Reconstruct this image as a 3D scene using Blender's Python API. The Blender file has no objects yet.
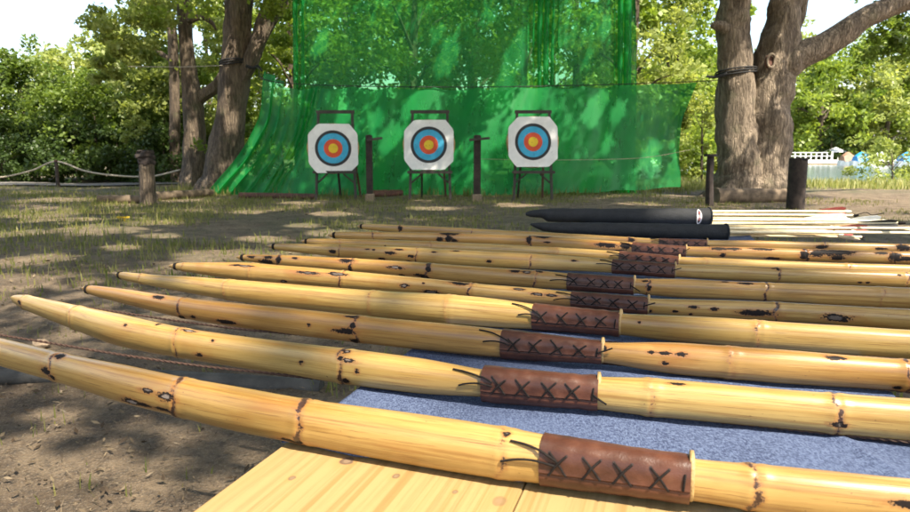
import bpy, math, random
import numpy as np
from mathutils import Vector, noise as mnoise
rad = math.radians
rng = np.random.default_rng(7)
random.seed(7)
S = bpy.context.scene
COL = S.collection

# ------------------------------------------------------------------ camera geometry
CH = 1.0                 # camera height
PITCH = math.atan(101/683.0)
cp, sp = math.cos(PITCH), math.sin(PITCH)
F = 683.0
def ray(u, v):
    a = (u-455)/F; b = (v-256)/F
    return np.array([a, cp - b*sp, -sp - b*cp])
def PY(u, v, Y):          # point seen at (u,v) at forward distance Y
    d = ray(u, v); t = Y/d[1]
    return np.array([0, 0, CH]) + d*t
def PZ(u, v, z):          # point seen at (u,v) at height z
    d = ray(u, v); t = (z-CH)/d[2]
    return np.array([0, 0, CH]) + d*t
def GX(u, v): 
    p = PZ(u, v, 0.0); return p

# ------------------------------------------------------------------ object helpers
def link(o, parent=None):
    COL.objects.link(o)
    if parent is not None: o.parent = parent
    return o
def tag(o, label=None, cat=None, group=None, kind=None):
    if label: o['label'] = label
    if cat: o['category'] = cat
    if group: o['group'] = group
    if kind: o['kind'] = kind
    return o
def thing(name, label, cat, loc=(0,0,0), group=None):
    o = bpy.data.objects.new(name, None); COL.objects.link(o)
    o.location = tuple(float(c) for c in loc); o.empty_display_size = .1
    return tag(o, label, cat, group)
class MB:
    def __init__(s): s.v=[]; s.f=[]; s.m=[]; s.n=0
    def add(s, verts, faces, m=0):
        verts = np.asarray(verts, float).reshape(-1,3)
        s.v.append(verts)
        for f in faces: s.f.append(tuple(int(i)+s.n for i in f)); s.m.append(m)
        s.n += len(verts); return s
    def box(s, c, size, rot=None, m=0, bev=0):
        x,y,z = [q/2 for q in size]
        if bev:
            v=[]
            for inset,zz in ((bev,-z),(0,-z+bev),(0,z-bev),(bev,z)):
                v += [(-x+inset,-y+inset,zz),(x-inset,-y+inset,zz),(x-inset,y-inset,zz),(-x+inset,y-inset,zz)]
            f=[(3,2,1,0),(12,13,14,15)]
            for k in range(3):
                for i in range(4):
                    j=(i+1)%4; f.append((4*k+i,4*k+j,4*k+4+j,4*k+4+i))
        else:
            v=[(-x,-y,-z),(x,-y,-z),(x,y,-z),(-x,y,-z),(-x,-y,z),(x,-y,z),(x,y,z),(-x,y,z)]
            f=[(0,3,2,1),(4,5,6,7),(0,1,5,4),(1,2,6,5),(2,3,7,6),(3,0,4,7)]
        v=np.array(v,float)
        if rot is not None: v = v @ np.array(rot).T
        return s.add(v+np.asarray(c,float), f, m)
    def beam(s, p0, p1, w, h, m=0):
        p0=np.asarray(p0,float); p1=np.asarray(p1,float); d=p1-p0; L=np.linalg.norm(d); d/=L
        up=np.array([0,0,1.]) if abs(d[2])<.9 else np.array([0,1.,0])
        a=np.cross(d,up); a/=np.linalg.norm(a); b=np.cross(a,d)
        R=np.stack([a,b,d],1)
        return s.box((p0+p1)/2,(w,h,L),R,m,bev=min(w,h)*.12)
    def tube(s, pts, radii, n=10, m=0, cap=True, bump=0, seed=0, flat=1.0):
        pts=np.asarray(pts,float); k=len(pts)
        radii=np.full(k,radii) if np.isscalar(radii) else np.asarray(radii,float)
        T=np.gradient(pts,axis=0); T/=np.linalg.norm(T,axis=1)[:,None]+1e-12
        ref=np.array([0,0,1.]) if abs(T[0][2])<.8 else np.array([0,1.,0])
        ang=np.linspace(0,2*math.pi,n,endpoint=False)
        V=[]; a=np.cross(T[0],ref); a/=np.linalg.norm(a)
        for i in range(k):
            a=a-T[i]*np.dot(a,T[i]); a/=np.linalg.norm(a); b=np.cross(T[i],a)
            rr=radii[i]*np.ones(n)
            if bump:
                rr=rr*np.array([1+bump*mnoise.noise(Vector((math.cos(t)*1.3+seed,math.sin(t)*1.3,i*.22+seed*3)))+bump*.35*mnoise.noise(Vector((math.cos(t)*5+seed,math.sin(t)*5,i*.8))) for t in ang])
            V.append(pts[i]+np.outer(np.cos(ang)*rr,a)+np.outer(np.sin(ang)*rr*flat,b))
        V=np.concatenate(V); f=[]
        for i in range(k-1):
            for j in range(n):
                j2=(j+1)%n; f.append((i*n+j,i*n+j2,(i+1)*n+j2,(i+1)*n+j))
        if cap:
            f.append(tuple(range(n))[::-1]); f.append(tuple((k-1)*n+j for j in range(n)))
        return s.add(V,f,m)
    def build(s, name, mats, parent=None, loc=None, smooth=True, wn=False):
        me=bpy.data.meshes.new(name); V=np.concatenate(s.v) if s.v else np.zeros((0,3))
        if parent is not None: V=V-np.array(parent_world(parent))
        if loc is not None: V=V-np.array(loc)
        me.from_pydata(V.tolist(),[],s.f)
        if not isinstance(mats,(list,tuple)): mats=[mats]
        for m in mats: me.materials.append(m)
        if any(s.m): me.polygons.foreach_set('material_index',s.m)
        me.polygons.foreach_set('use_smooth',[smooth]*len(s.f))
        if smooth: me.set_sharp_from_angle(angle=rad(38))
        me.update()
        o=bpy.data.objects.new(name,me); link(o,parent)
        if loc is not None: o.location=tuple(float(c) for c in loc)
        return o
def parent_world(o):
    l=np.array(o.location)
    while o.parent: o=o.parent; l=l+np.array(o.location)
    return l
def raw_mesh(name, V, quads, mats, parent=None, attrs=None, smooth=False, tris=None):
    me=bpy.data.meshes.new(name); V=np.asarray(V,float)
    if parent is not None: V=V-np.array(parent_world(parent))
    quads=np.asarray(quads,np.int32); nq=len(quads); kk=quads.shape[1]
    me.vertices.add(len(V)); me.vertices.foreach_set('co',V.astype(np.float32).ravel())
    me.loops.add(nq*kk); me.loops.foreach_set('vertex_index',quads.ravel())
    me.polygons.add(nq); me.polygons.foreach_set('loop_start',np.arange(0,nq*kk,kk,dtype=np.int32))
    me.polygons.foreach_set('loop_total',np.full(nq,kk,np.int32))
    me.polygons.foreach_set('use_smooth',np.full(nq,smooth))
    for m in (mats if isinstance(mats,(list,tuple)) else [mats]): me.materials.append(m)
    me.update(calc_edges=True)
    for k,a in (attrs or {}).items():
        a=np.asarray(a,np.float32)
        if a.ndim==1:
            at=me.attributes.new(k,'FLOAT','POINT'); at.data.foreach_set('value',a)
        else:
            at=me.attributes.new(k,'FLOAT_VECTOR','POINT'); at.data.foreach_set('vector',a.ravel())
    o=bpy.data.objects.new(name,me); link(o,parent); return o
def spline(pts, n):
    pts=np.asarray(pts,float); k=len(pts)
    if k<3:
        t=np.linspace(0,1,n)[:,None]; return pts[0]*(1-t)+pts[-1]*t
    P=np.vstack([2*pts[0]-pts[1],pts,2*pts[-1]-pts[-2]]); out=[]
    for t in np.linspace(0,k-1-1e-9,n):
        i=int(t); f=t-i; p0,p1,p2,p3=P[i],P[i+1],P[i+2],P[i+3]
        out.append(.5*((2*p1)+(-p0+p2)*f+(2*p0-5*p1+4*p2-p3)*f*f+(-p0+3*p1-3*p2+p3)*f**3))
    return np.array(out)

# ------------------------------------------------------------------ materials
class NT:
    def __init__(s,name,disp=False):
        s.m=bpy.data.materials.new(name); s.m.use_nodes=True; s.t=s.m.node_tree; s.t.nodes.clear()
        s.out=s.t.nodes.new('ShaderNodeOutputMaterial')
    def n(s,ty,props=None,**inp):
        nd=s.t.nodes.new(ty)
        for k,v in (props or {}).items(): setattr(nd,k,v)
        for k,v in inp.items():
            k=int(k[1:]) if k[0]=='_' and k[1:].isdigit() else k.replace('_',' ')
            s.set(nd.inputs[k],v)
        return nd
    def set(s,i,v):
        if hasattr(v,'is_output'): s.t.links.new(v,i)
        elif isinstance(v,bpy.types.Node): s.t.links.new(v.outputs[0],i)
        else:
            if isinstance(v,(tuple,list)) and len(v)==3 and i.type=='RGBA': v=(*v,1)
            i.default_value=v
    def math(s,op,a,b=0.0,c=0.0,clamp=False):
        return s.n('ShaderNodeMath',{'operation':op,'use_clamp':clamp},_0=a,_1=b,_2=c).outputs[0]
    def mix(s,f,a,b,bt='MIX'):
        nd=s.n('ShaderNodeMix',{'data_type':'RGBA','blend_type':bt}); s.set(nd.inputs[0],f); s.set(nd.inputs[6],a); s.set(nd.inputs[7],b)
        return nd.outputs[2]
    def noise(s,vec,scale,detail=3,rough=.55,dist=0):
        return s.n('ShaderNodeTexNoise',None,Vector=vec,Scale=scale,Detail=detail,Roughness=rough,Distortion=dist).outputs[0]
    def ramp(s,f,*stops):
        nd=s.n('ShaderNodeValToRGB'); e=nd.color_ramp.elements
        while len(e)<len(stops): e.new(.5)
        for i,(p,c) in enumerate(stops):
            e[i].position=p; e[i].color=(*c,1) if isinstance(c,(tuple,list)) else (c,c,c,1)
        s.set(nd.inputs[0],f); return nd.outputs[0]
    def smooth(s,f,a,b):
        nd=s.n('ShaderNodeMapRange',{'interpolation_type':'SMOOTHSTEP'}); s.set(nd.inputs[0],f)
        nd.inputs[1].default_value=a; nd.inputs[2].default_value=b; return nd.outputs[0]
    def coord(s,w='Object'): return s.n('ShaderNodeTexCoord').outputs[w]
    def mapv(s,v,scale=(1,1,1),loc=(0,0,0),rot=(0,0,0)):
        return s.n('ShaderNodeMapping',None,Vector=v,Scale=scale,Location=loc,Rotation=rot).outputs[0]
    def attr(s,n,o='Fac'): return s.n('ShaderNodeAttribute',{'attribute_name':n}).outputs[o]
    def bump(s,h,st=.3,d=.01): return s.n('ShaderNodeBump',None,Height=h,Strength=st,Distance=d).outputs[0]
    def pbr(s,col,rough=.6,bump=None,**kw):
        b=s.n('ShaderNodeBsdfPrincipled'); s.set(b.inputs['Base Color'],col); s.set(b.inputs['Roughness'],rough)
        if bump is not None: s.set(b.inputs['Normal'],bump)
        for k,v in kw.items(): s.set(b.inputs[k.replace('_',' ')],v)
        s.t.links.new(b.outputs[0],s.out.inputs[0]); return s.m
    def surf(s,sh): s.t.links.new(sh.outputs[0] if isinstance(sh,bpy.types.Node) else sh,s.out.inputs[0]); return s.m
M={}
def simple(name,col,rough=.7,var=.25,scale=8,bst=.3,**kw):
    t=NT(name); c=t.coord(); n=t.noise(c,scale,5,.6)
    cc=t.mix(t.smooth(n,.3,.7),tuple(q*(1-var) for q in col),tuple(min(1,q*(1+var)) for q in col))
    M[name]=t.pbr(cc,rough,t.bump(t.noise(c,scale*6,3),bst,.004),**kw); return M[name]

simple('dark_metal',(.035,.025,.02),.6,.4,10)
simple('dark_post',(.032,.022,.017),.85,.5,9)
simple('rust_iron',(.10,.045,.03),.8,.4,14)
simple('straw',(.42,.27,.11),.9,.3,30,.8)
simple('face_white',(.76,.75,.72),.85,.06,6,.1)
simple('ring_black',(.03,.03,.033),.8,.2,8,.1)
simple('ring_blue',(.05,.36,.56),.8,.1,8,.1)
simple('ring_red',(.62,.085,.03),.8,.1,8,.1)
simple('ring_yellow',(.72,.50,.03),.8,.1,8,.1)
simple('black_fabric',(.012,.013,.015),.8,.3,40,.4)
simple('rope_pale',(.36,.31,.23),.9,.2,60)
simple('strap_black',(.015,.015,.016),.8,.3,20)
simple('white_paint',(.75,.75,.73),.6,.1,3)
simple('blue_tarp',(.02,.22,.50),.5,.2,2)
simple('orange_paint',(.25,.14,.08),.6,.2,2)
simple('grey_metal',(.35,.36,.36),.5,.15,6,Metallic=.6)
simple('cord_black',(.014,.011,.010),.85,.3,200,Specular_IOR_Level=.2)
simple('tag_white',(.62,.57,.55),.6,.1,200)
simple('tag_red',(.35,.05,.04),.6,.1,90)
simple('stone',(.22,.16,.105),.9,.2,30)
simple('yellow_petal',(.75,.50,.03),.8,.2,30)
simple('leather_hole',(.02,.008,.006),.8,.1,30)
simple('collar_wood',(.33,.215,.085),.55,.2,60)
simple('vane_red',(.19,.032,.026),.65,.2,60)
simple('vane_white',(.72,.72,.74),.6,.08,60)
simple('vane_black',(.02,.02,.022),.6,.2,60)
simple('nock_plastic',(.72,.68,.58),.4,.05,60)
simple('log_wood',(.13,.095,.062),.95,.45,6,1)
simple('old_log',(.05,.047,.042),.8,.4,9,1)

def bark(name,c1,c2,sc=1.0):
    t=NT(name); c=t.coord('Object'); v=t.mapv(c,(3*sc,3*sc,.55*sc))
    n=t.noise(v,2.2,8,.68,.8); n2=t.noise(t.mapv(c,(9*sc,9*sc,1.4*sc)),2.5,6,.7,.5); big=t.noise(c,.9,3)
    f=t.math('ADD',t.math('MULTIPLY',n,.6),t.math('MULTIPLY',n2,.5))
    col=t.mix(t.smooth(f,.46,.66),c1,c2)
    vo=t.n('ShaderNodeTexVoronoi',{'feature':'DISTANCE_TO_EDGE'},Vector=t.n('ShaderNodeVectorMath',{'operation':'ADD'},_0=t.mapv(c,(17,17,2.6)),_1=t.n('ShaderNodeTexNoise',None,Vector=t.mapv(c,(1,1,.4)),Scale=7.0,Detail=4.0).outputs[1]).outputs[0],Scale=1.0).outputs[0]
    crk=t.smooth(vo,.0,.22); col=t.mix(t.math('MULTIPLY',t.math('SUBTRACT',1.0,crk),.5),col,tuple(q*.7 for q in c1)); f=t.math('ADD',f,t.math('MULTIPLY',crk,.18))
    col=t.mix(t.math('MULTIPLY',t.smooth(big,.5,.7),.5),col,tuple(q*.72 for q in c2))
    col=t.mix(t.math('MULTIPLY',t.smooth(t.noise(c,2.3,4),.56,.75),.35),col,(.10,.115,.05))
    M[name]=t.pbr(col,.92,t.bump(f,1.0,.07))
bark('bark',(.105,.078,.054),(.35,.275,.195))
bark('bark_brown',(.065,.046,.031),(.215,.160,.108))
bark('bark_dark',(.05,.036,.025),(.16,.12,.08))

def leaf(name,c1,c2,trans=.5):
    t=NT(name); a=t.attr('tint'); 
    col=t.mix(a,c1,c2)
    d=t.n('ShaderNodeBsdfDiffuse',None,Color=col)
    tr=t.n('ShaderNodeBsdfTranslucent',None,Color=t.mix(.5,col,(.30,.33,.03),'ADD') if False else t.mix(1.0,col,(1.35,1.3,.75),'MULTIPLY'))
    g=t.n('ShaderNodeBsdfGlossy',None,Color=(1,1,1),Roughness=.45)
    m1=t.n('ShaderNodeMixShader',None,Fac=trans,_1=d.outputs[0],_2=tr.outputs[0])
    m2=t.n('ShaderNodeMixShader',None,Fac=.02,_1=m1.outputs[0],_2=g.outputs[0])
    M[name]=t.surf(m2)
leaf('leaf_light',(.12,.19,.022),(.29,.36,.06))
leaf('leaf_mid',(.07,.12,.018),(.19,.26,.045))
leaf('leaf_dark',(.026,.05,.012),(.075,.12,.026),.4)
leaf('leaf_pale',(.18,.23,.05),(.36,.40,.12))
leaf('grass_blade',(.09,.12,.02),(.26,.235,.085),.4)
leaf('bank_blade',(.17,.21,.05),(.42,.40,.17),.4)
leaf('litter_bits',(.05,.034,.022),(.22,.17,.11),.1)

def ground_mat():
    t=NT('ground_soil'); c=t.coord('Object')
    n1=t.noise(c,.55,4,.6,.4); n2=t.noise(c,3.1,6,.65,.3); n3=t.noise(c,24,6,.72); n4=t.noise(c,110,4,.75)
    soil=t.mix(t.smooth(n2,.35,.68),(.105,.068,.037),(.25,.178,.106))
    soil=t.mix(t.math('MULTIPLY',t.smooth(n3,.46,.66),.6),soil,(.038,.027,.019))
    soil=t.mix(t.math('MULTIPLY',t.smooth(n4,.52,.66),.7),soil,(.33,.26,.18))
    soil=t.mix(t.math('MULTIPLY',t.smooth(n4,.45,.28),.6),soil,(.045,.032,.022))
    g=t.attr('green')
    gf=t.math('MULTIPLY',g,t.smooth(t.math('ADD',t.math('MULTIPLY',n1,.55),t.math('MULTIPLY',n3,.45)),.42,.58))
    col=t.mix(t.math('MULTIPLY',gf,.8),soil,t.mix(n4,(.04,.052,.016),(.10,.11,.04)))
    h=t.math('ADD',t.math('MULTIPLY',n3,.7),t.math('MULTIPLY',n4,.4))
    M['ground']=t.pbr(col,.95,t.bump(h,1.0,.05))
ground_mat()
t=NT('path_gravel'); c=t.coord(); n=t.noise(c,30,5,.7); M['path']=t.pbr(t.mix(n,(.09,.083,.07),(.18,.165,.14)),.95,t.bump(n,.5,.02))
t=NT('river_water'); c=t.coord(); M['water']=t.pbr((.10,.14,.13),.16,t.bump(t.noise(t.mapv(c,(.5,1.6,1)),1.2,4,.6),.5,.12),IOR=1.33,Specular_IOR_Level=.7)

# netting: woven polymer sheet, part of the light passes the mesh holes
def netmat(name, hole, c_hole, c_dif):
    t=NT(name); c=t.coord()
    wv=t.noise(t.mapv(c,(5,5,1.2)),2,3); fine=t.noise(c,60,2)
    n=t.noise(c,1.3,3)
    col=t.mix(n,tuple(q*.85 for q in c_dif),tuple(q*1.15 for q in c_dif))
    d=t.n('ShaderNodeBsdfDiffuse',None,Color=col); tl=t.n('ShaderNodeBsdfTranslucent',None,Color=col)
    m1=t.n('ShaderNodeMixShader',None,Fac=.42,_1=d.outputs[0],_2=tl.outputs[0])
    g=t.n('ShaderNodeBsdfGlossy',None,Color=(.8,1,.85),Roughness=.4)
    m1=t.n('ShaderNodeMixShader',None,Fac=.04,_1=m1.outputs[0],_2=g.outputs[0])
    tp=t.n('ShaderNodeBsdfTransparent',None,Color=c_hole)
    f=t.math('ADD',hole,t.math('MULTIPLY',t.math('SUBTRACT',wv,.5),.18),clamp=True)
    lw=t.n('ShaderNodeLayerWeight',None,Blend=.35).outputs['Facing']
    f=t.math('MULTIPLY',f,t.math('SUBTRACT',1.0,t.math('MULTIPLY',lw,.55)))
    M[name]=t.surf(t.n('ShaderNodeMixShader',None,Fac=f,_1=m1.outputs[0],_2=tp.outputs[0]))
netmat('net_mesh',.56,(.42,.92,.48),(.016,.36,.085))
netmat('net_mesh_dense',.46,(.38,.9,.44),(.016,.33,.08))

# bamboo
def bamboo():
    t=NT('bamboo'); sc=t.attr('sc','Vector'); burn=t.attr('burn'); node=t.attr('nodef'); tone=t.attr('tone'); ctr=t.attr('burnc')
    fib=t.noise(t.mapv(sc,(5,300,1)),1,5,.68); fib2=t.noise(t.mapv(sc,(2.2,60,1)),1,4,.6); blot=t.noise(t.mapv(sc,(9,22,1)),1,5,.6,.6)
    base=t.mix(t.smooth(fib2,.3,.7),(.35,.215,.056),(.50,.345,.118))
    base=t.mix(t.math('MULTIPLY',t.smooth(fib,.47,.64),.68),base,(.25,.13,.033))
    base=t.mix(t.math('MULTIPLY',t.smooth(blot,.5,.7),.5),base,(.34,.155,.036))
    base=t.mix(tone,base,t.mix(1.0,base,(.80,.62,.50),'MULTIPLY'))
    lf=t.noise(t.mapv(sc,(3.4,5,1)),1,3,.5); base=t.mix(t.math('MULTIPLY',t.smooth(lf,.42,.62),.38),base,t.mix(1.0,base,(.78,.66,.55),'MULTIPLY'))
    scr=t.noise(t.mapv(sc,(16,900,1)),1,3,.7); base=t.mix(t.math('MULTIPLY',t.smooth(scr,.57,.66),.7),base,(.16,.08,.025)); base=t.mix(t.math('MULTIPLY',t.smooth(scr,.36,.27),.5),base,(.66,.50,.22))
    sp=t.noise(t.mapv(sc,(260,420,1)),1,2,.5); spm=t.noise(t.mapv(sc,(14,30,1)),1,2)
    base=t.mix(t.math('MULTIPLY',t.smooth(sp,.70,.76),t.smooth(spm,.45,.55)),base,(.11,.055,.02))
    jag=t.noise(t.mapv(sc,(300,460,1)),1,5,.8); jag2=t.noise(t.mapv(sc,(75,150,1)),1,5,.75)
    j=t.math('MULTIPLY',t.math('SUBTRACT',t.math('ADD',jag,jag2),1.0),1.9)
    bf=t.math('ADD',burn,j)
    halo=t.smooth(bf,-.75,.25); blk=t.smooth(bf,.16,.34)
    nf=t.math('ADD',node,t.math('MULTIPLY',j,.9))
    nh=t.smooth(nf,-.3,.6); nb=t.smooth(nf,.36,.62)
    col=t.mix(t.math('MULTIPLY',halo,.55),base,(.30,.11,.03))
    col=t.mix(t.math('MULTIPLY',nh,.5),col,(.30,.10,.03))
    col=t.mix(nb,col,(.045,.02,.012)); col=t.mix(blk,col,(.012,.008,.007))
    gc=t.math('MULTIPLY',t.smooth(t.math('ADD',burn,t.math('MULTIPLY',j,.4)),.62,.8),ctr)
    col=t.mix(gc,col,(.28,.22,.18))
    h=t.math('SUBTRACT',t.math('MULTIPLY',t.math('ADD',fib,scr),.22),t.math('ADD',t.math('MULTIPLY',blk,.9),t.math('MULTIPLY',nb,.6)))
    ro=t.math('ADD',.26,t.math('ADD',t.math('MULTIPLY',fib2,.18),t.math('MULTIPLY',blk,.2)))
    M['bamboo']=t.pbr(col,ro,t.bump(h,.55,.0012),Specular_IOR_Level=t.math('MULTIPLY',t.math('SUBTRACT',1.0,t.math('MULTIPLY',blk,.6)),.5),Coat_Weight=t.math('MULTIPLY',t.math('SUBTRACT',1.0,blk),.35),Coat_Roughness=.22)
bamboo()
def leather():
    t=NT('leather'); c=t.coord('Object'); n=t.noise(c,26,4,.6); v=t.n('ShaderNodeTexVoronoi',None,Vector=c,Scale=900.0).outputs[0]
    col=t.mix(t.smooth(n,.3,.7),(.046,.016,.009),(.098,.035,.019)); col=t.mix(t.math('MULTIPLY',t.smooth(t.noise(c,110,5,.7),.5,.75),.5),col,(.125,.055,.032))  # lighter patches put highlights into the leather colour
    M['leather']=t.pbr(col,.38,t.bump(t.math('ADD',t.math('MULTIPLY',v,.25),t.math('ADD',t.math('MULTIPLY',n,2.5),t.noise(c,110,4,.6))),.25,.0012),Specular_IOR_Level=.42)
leather()
def string():
    t=NT('bowstring_fibre'); sc=t.attr('sc','Vector')
    M['string']=t.pbr(t.mix(t.noise(t.mapv(t.coord(),(90,90,90)),3,2),(.02,.012,.009),(.09,.042,.025)),.8)
string()
def pine():
    t=NT('pine_board'); c=t.coord('Object'); v=t.mapv(c,(13,.45,1))
    w=t.noise(t.mapv(c,(44,.4,1)),2.2,5,.62,.5); f=t.noise(t.mapv(c,(190,3.5,1)),1,5,.7)
    col=t.mix(t.smooth(w,.46,.60),(.35,.24,.105),(.275,.175,.066))
    col=t.mix(t.math('MULTIPLY',t.smooth(f,.46,.66),.5),col,(.23,.14,.055))
    vo=t.n('ShaderNodeTexVoronoi',None,Vector=t.mapv(c,(1.7,1.1,0.01),(.13,.4,0)),Scale=1.0).outputs[0]
    col=t.mix(t.math('MULTIPLY',t.smooth(vo,.03,.015),.5),col,(.20,.10,.04))
    for (kx,ky,kr,ka) in KNOTS:
        dv=t.n('ShaderNodeVectorMath',{'operation':'SUBTRACT'},_0=c,_1=(kx,ky,ZT)).outputs[0]
        dv=t.n('ShaderNodeVectorMath',{'operation':'LENGTH'},_0=t.mapv(dv,(1,.72,0))).outputs['Value']
        dv=t.math('ADD',dv,t.math('MULTIPLY',t.math('SUBTRACT',t.noise(c,70,3,.6),.5),kr*1.0))
        col=t.mix(t.math('MULTIPLY',t.smooth(dv,kr*2.6,kr*.9),.5*ka),col,(.36,.20,.07)); col=t.mix(t.math('MULTIPLY',t.smooth(dv,kr*1.05,kr*.75),ka),col,(.13,.085,.055)); col=t.mix(t.math('MULTIPLY',t.smooth(dv,kr*.7,kr*.3),ka*.6),col,(.27,.19,.12))
    M['pine']=t.pbr(col,.42,t.bump(t.math('ADD',w,f),.15,.001),Specular_IOR_Level=.4)
def denim():
    t=NT('denim'); c=t.coord('Object')
    a=t.noise(t.mapv(c,(900,240,1)),1,2,.7); b=t.noise(t.mapv(c,(240,1000,1)),1,2,.7); n=t.noise(c,9,4); fn=t.noise(c,340,3,.8)
    k=t.math('ADD',t.math('MULTIPLY',a,.5),t.math('ADD',t.math('MULTIPLY',b,.4),t.math('MULTIPLY',fn,.5)))
    col=t.mix(t.smooth(k,.58,.84),(.015,.025,.070),(.10,.135,.23))
    col=t.mix(t.math('MULTIPLY',t.smooth(n,.4,.7),.35),col,(.08,.11,.20))
    M['denim']=t.pbr(col,.95,t.bump(k,.6,.0016))
denim()

# ------------------------------------------------------------------ terrain
def river_depth(x,y):
    # the river lies beyond the bank to the right; smooth edges
    def ss(a,b,v):
        q=np.clip((v-a)/(b-a),0,1); return q*q*(3-2*q)
    edge=25+.25*np.sin(x*.4)
    return ss(edge,edge+3.2,y)*ss(102,99,y)*ss(7,10.5,x)
def hgt(x,y):
    x=np.asarray(x,float); y=np.asarray(y,float)
    h=.035*np.sin(x*.45+1)*np.cos(y*.38)+.02*np.sin(x*1.3+y*.9)
    h=h*np.clip((np.abs(y-15)+2)/10,.25,1)
    return h-1.5*river_depth(x,y)
def axis(fine,lo,hi,step,far,n):
    a=np.arange(lo,hi+1e-6,step); g=np.geomspace(step*1.5,far,n)
    return np.concatenate([lo-g[::-1],a,hi+g])
xs=axis(0,-13,16,.16,500,46); ys=axis(0,-3,28,.16,600,46)
GXX,GYY=np.meshgrid(xs,ys); Z=hgt(GXX,GYY)
fine=np.array([[mnoise.noise(Vector((x*2.1,y*2.1,0)))*.022+mnoise.noise(Vector((x*7,y*7,3)))*.009 for x in xs] for y in ys])
Z=Z+fine*((np.abs(GXX)<16)&(GYY>-4)&(GYY<28))
nx=len(xs); idx=np.arange(nx*len(ys)).reshape(len(ys),nx)
Q=np.stack([idx[:-1,:-1],idx[:-1,1:],idx[1:,1:],idx[1:,:-1]],-1).reshape(-1,4)
def greenness(x,y):
    g=np.clip((y-5)/5,0,1)*np.clip((12-y)/5+.45,.25,1)
    g=g*np.where(x<0,1,.7)
    g=np.maximum(g,np.clip((y-17.5)/1.5,0,1))
    return g
gr=raw_mesh('ground',np.stack([GXX.ravel(),GYY.ravel(),Z.ravel()],1),Q,M['ground'],attrs={'green':greenness(GXX.ravel(),GYY.ravel())},smooth=True)
tag(gr,'brown forest soil with patchy grass and dry litter',kind='structure')
w=MB(); w.add([(5,20,-.42),(400,20,-.42),(400,112,-.42),(5,112,-.42)],[(0,1,2,3)]); tag(w.build('river',M['water']),'pale calm river behind the grassy bank',kind='structure')
pm=MB(); px=np.linspace(-40,-7,40)
pv=[];
for x in px:
    for k,dy in enumerate((-1.3,1.3)):
        yy=23.6+dy+.25*math.sin(x*.5); pv.append((x,yy,float(hgt(x,yy))+.045))
pm.add(pv,[(2*i,2*i+2,2*i+3,2*i+1) for i in range(39)]); tag(pm.build('path',M['path']),'pale gravel path in front of the hedge',kind='structure')

# ------------------------------------------------------------------ foliage
def leaves(centers, radii, per, size, shell=.55, flat=.8, drift=(0,0,0), r=rng, tintj=.35):
    """diamond leaves around cluster centres; returns verts, quads, tint"""
    C=np.asarray(centers,float); R=np.asarray(radii,float); 
    if R.ndim==1: R=np.stack([R,R,R*flat],1)
    n=len(C); tot=n*per
    ci=np.repeat(np.arange(n),per)
    d=r.normal(size=(tot,3)); d/=np.linalg.norm(d,axis=1)[:,None]
    rr=(shell+(1-shell)*r.random(tot))**.8 * r.random(tot)**.33
    P=C[ci]+d*R[ci]*rr[:,None]
    nrm=r.normal(size=(tot,3)); nrm[:,2]+=.7; nrm/=np.linalg.norm(nrm,axis=1)[:,None]
    a=r.normal(size=(tot,3)); a-=nrm*np.sum(a*nrm,1)[:,None]; a/=np.linalg.norm(a,axis=1)[:,None]
    b=np.cross(nrm,a); s=size*(.55+.9*r.random(tot))[:,None]
    V=np.stack([P-a*s*.5, P+b*s*.30-a*s*.05, P+a*s*.55, P-b*s*.30-a*s*.05],1).reshape(-1,3)
    Qd=np.arange(tot*4).reshape(-1,4)
    ct=r.random(n); tn=np.clip(ct[ci]*.6+r.random(tot)*tintj+.0,0,1)
    return V,Qd,np.repeat(tn,4)
def crown(parent, centers, radii, per, size, mat, name='crown', **kw):
    V,Qd,T=leaves(centers,radii,per,size,**kw)
    return raw_mesh(name,V,Qd,M[mat],parent,{'tint':T})

def rough_tube(mb,pts,radii,n=14,seg=26,bump=.16,seed=0,flat=1.0):
    P=spline(pts,seg); R=np.interp(np.linspace(0,1,seg),np.linspace(0,1,len(radii)),radii)
    mb.tube(P,R,n,bump=bump,seed=seed,flat=flat)
    return P
def bg_tree(name,label,x,y,h,cr,mat,group,trunk=.22,low=.25,n=26,per=150,size=.22,seed=0,cat='tree',flatc=.85,bk='bark_dark',trunk_lean=0):
    r=np.random.default_rng(seed+100); z0=float(hgt(x,y))-.05
    t=thing(name,label,cat,(x,y,z0),group); base=np.array([x,y,z0])
    mb=MB(); lean=np.array([r.normal()*.04*h+trunk_lean,r.normal()*.03*h,0])
    top=base+lean+np.array([0,0,h*.82])
    rough_tube(mb,[base,base+lean*.3+[0,0,h*.3],base+lean*.7+[0,0,h*.6],top],[trunk*1.25,trunk*.9,trunk*.6,trunk*.12],8,14,seed=seed)
    cc=[];rr=[]
    for i in range(n):
        th=r.random()*6.28; zz=h*(low+(1-low)*r.random()**.9); q=math.sin(math.pi*min(1,max(.08,(zz/h-low)/(1-low)*.85+.12)))
        rad_=cr*q*(.35+.65*r.random())
        c=base+lean*(zz/h)+np.array([math.cos(th)*rad_,math.sin(th)*rad_,zz])
        cc.append(c); rr.append(cr*(.20+.20*r.random()))
        if i%3==0:
            s0=base+lean*(zz/h*.7)+np.array([0,0,zz*.72]); mb.tube(spline([s0,(s0+c)/2+[0,0,.1*cr],c],6),np.linspace(trunk*.35,trunk*.06,6),5)
    mb.build('trunk',M[bk],t)
    # looser satellite clumps break the outline
    cc2=[c+r.normal(size=3)*rr[i]*1.1 for i,c in enumerate(cc)]; rr2=[q*.55 for q in rr]
    V1,Q1,T1=leaves(cc,rr,per,size,r=r); V2,Q2,T2=leaves(cc2,rr2,per//3,size,r=r)
    raw_mesh('crown',np.vstack([V1,V2]),np.vstack([Q1,Q2+len(V1)]),M[mat],t,{'tint':np.concatenate([T1,T2])})
    return t

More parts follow.
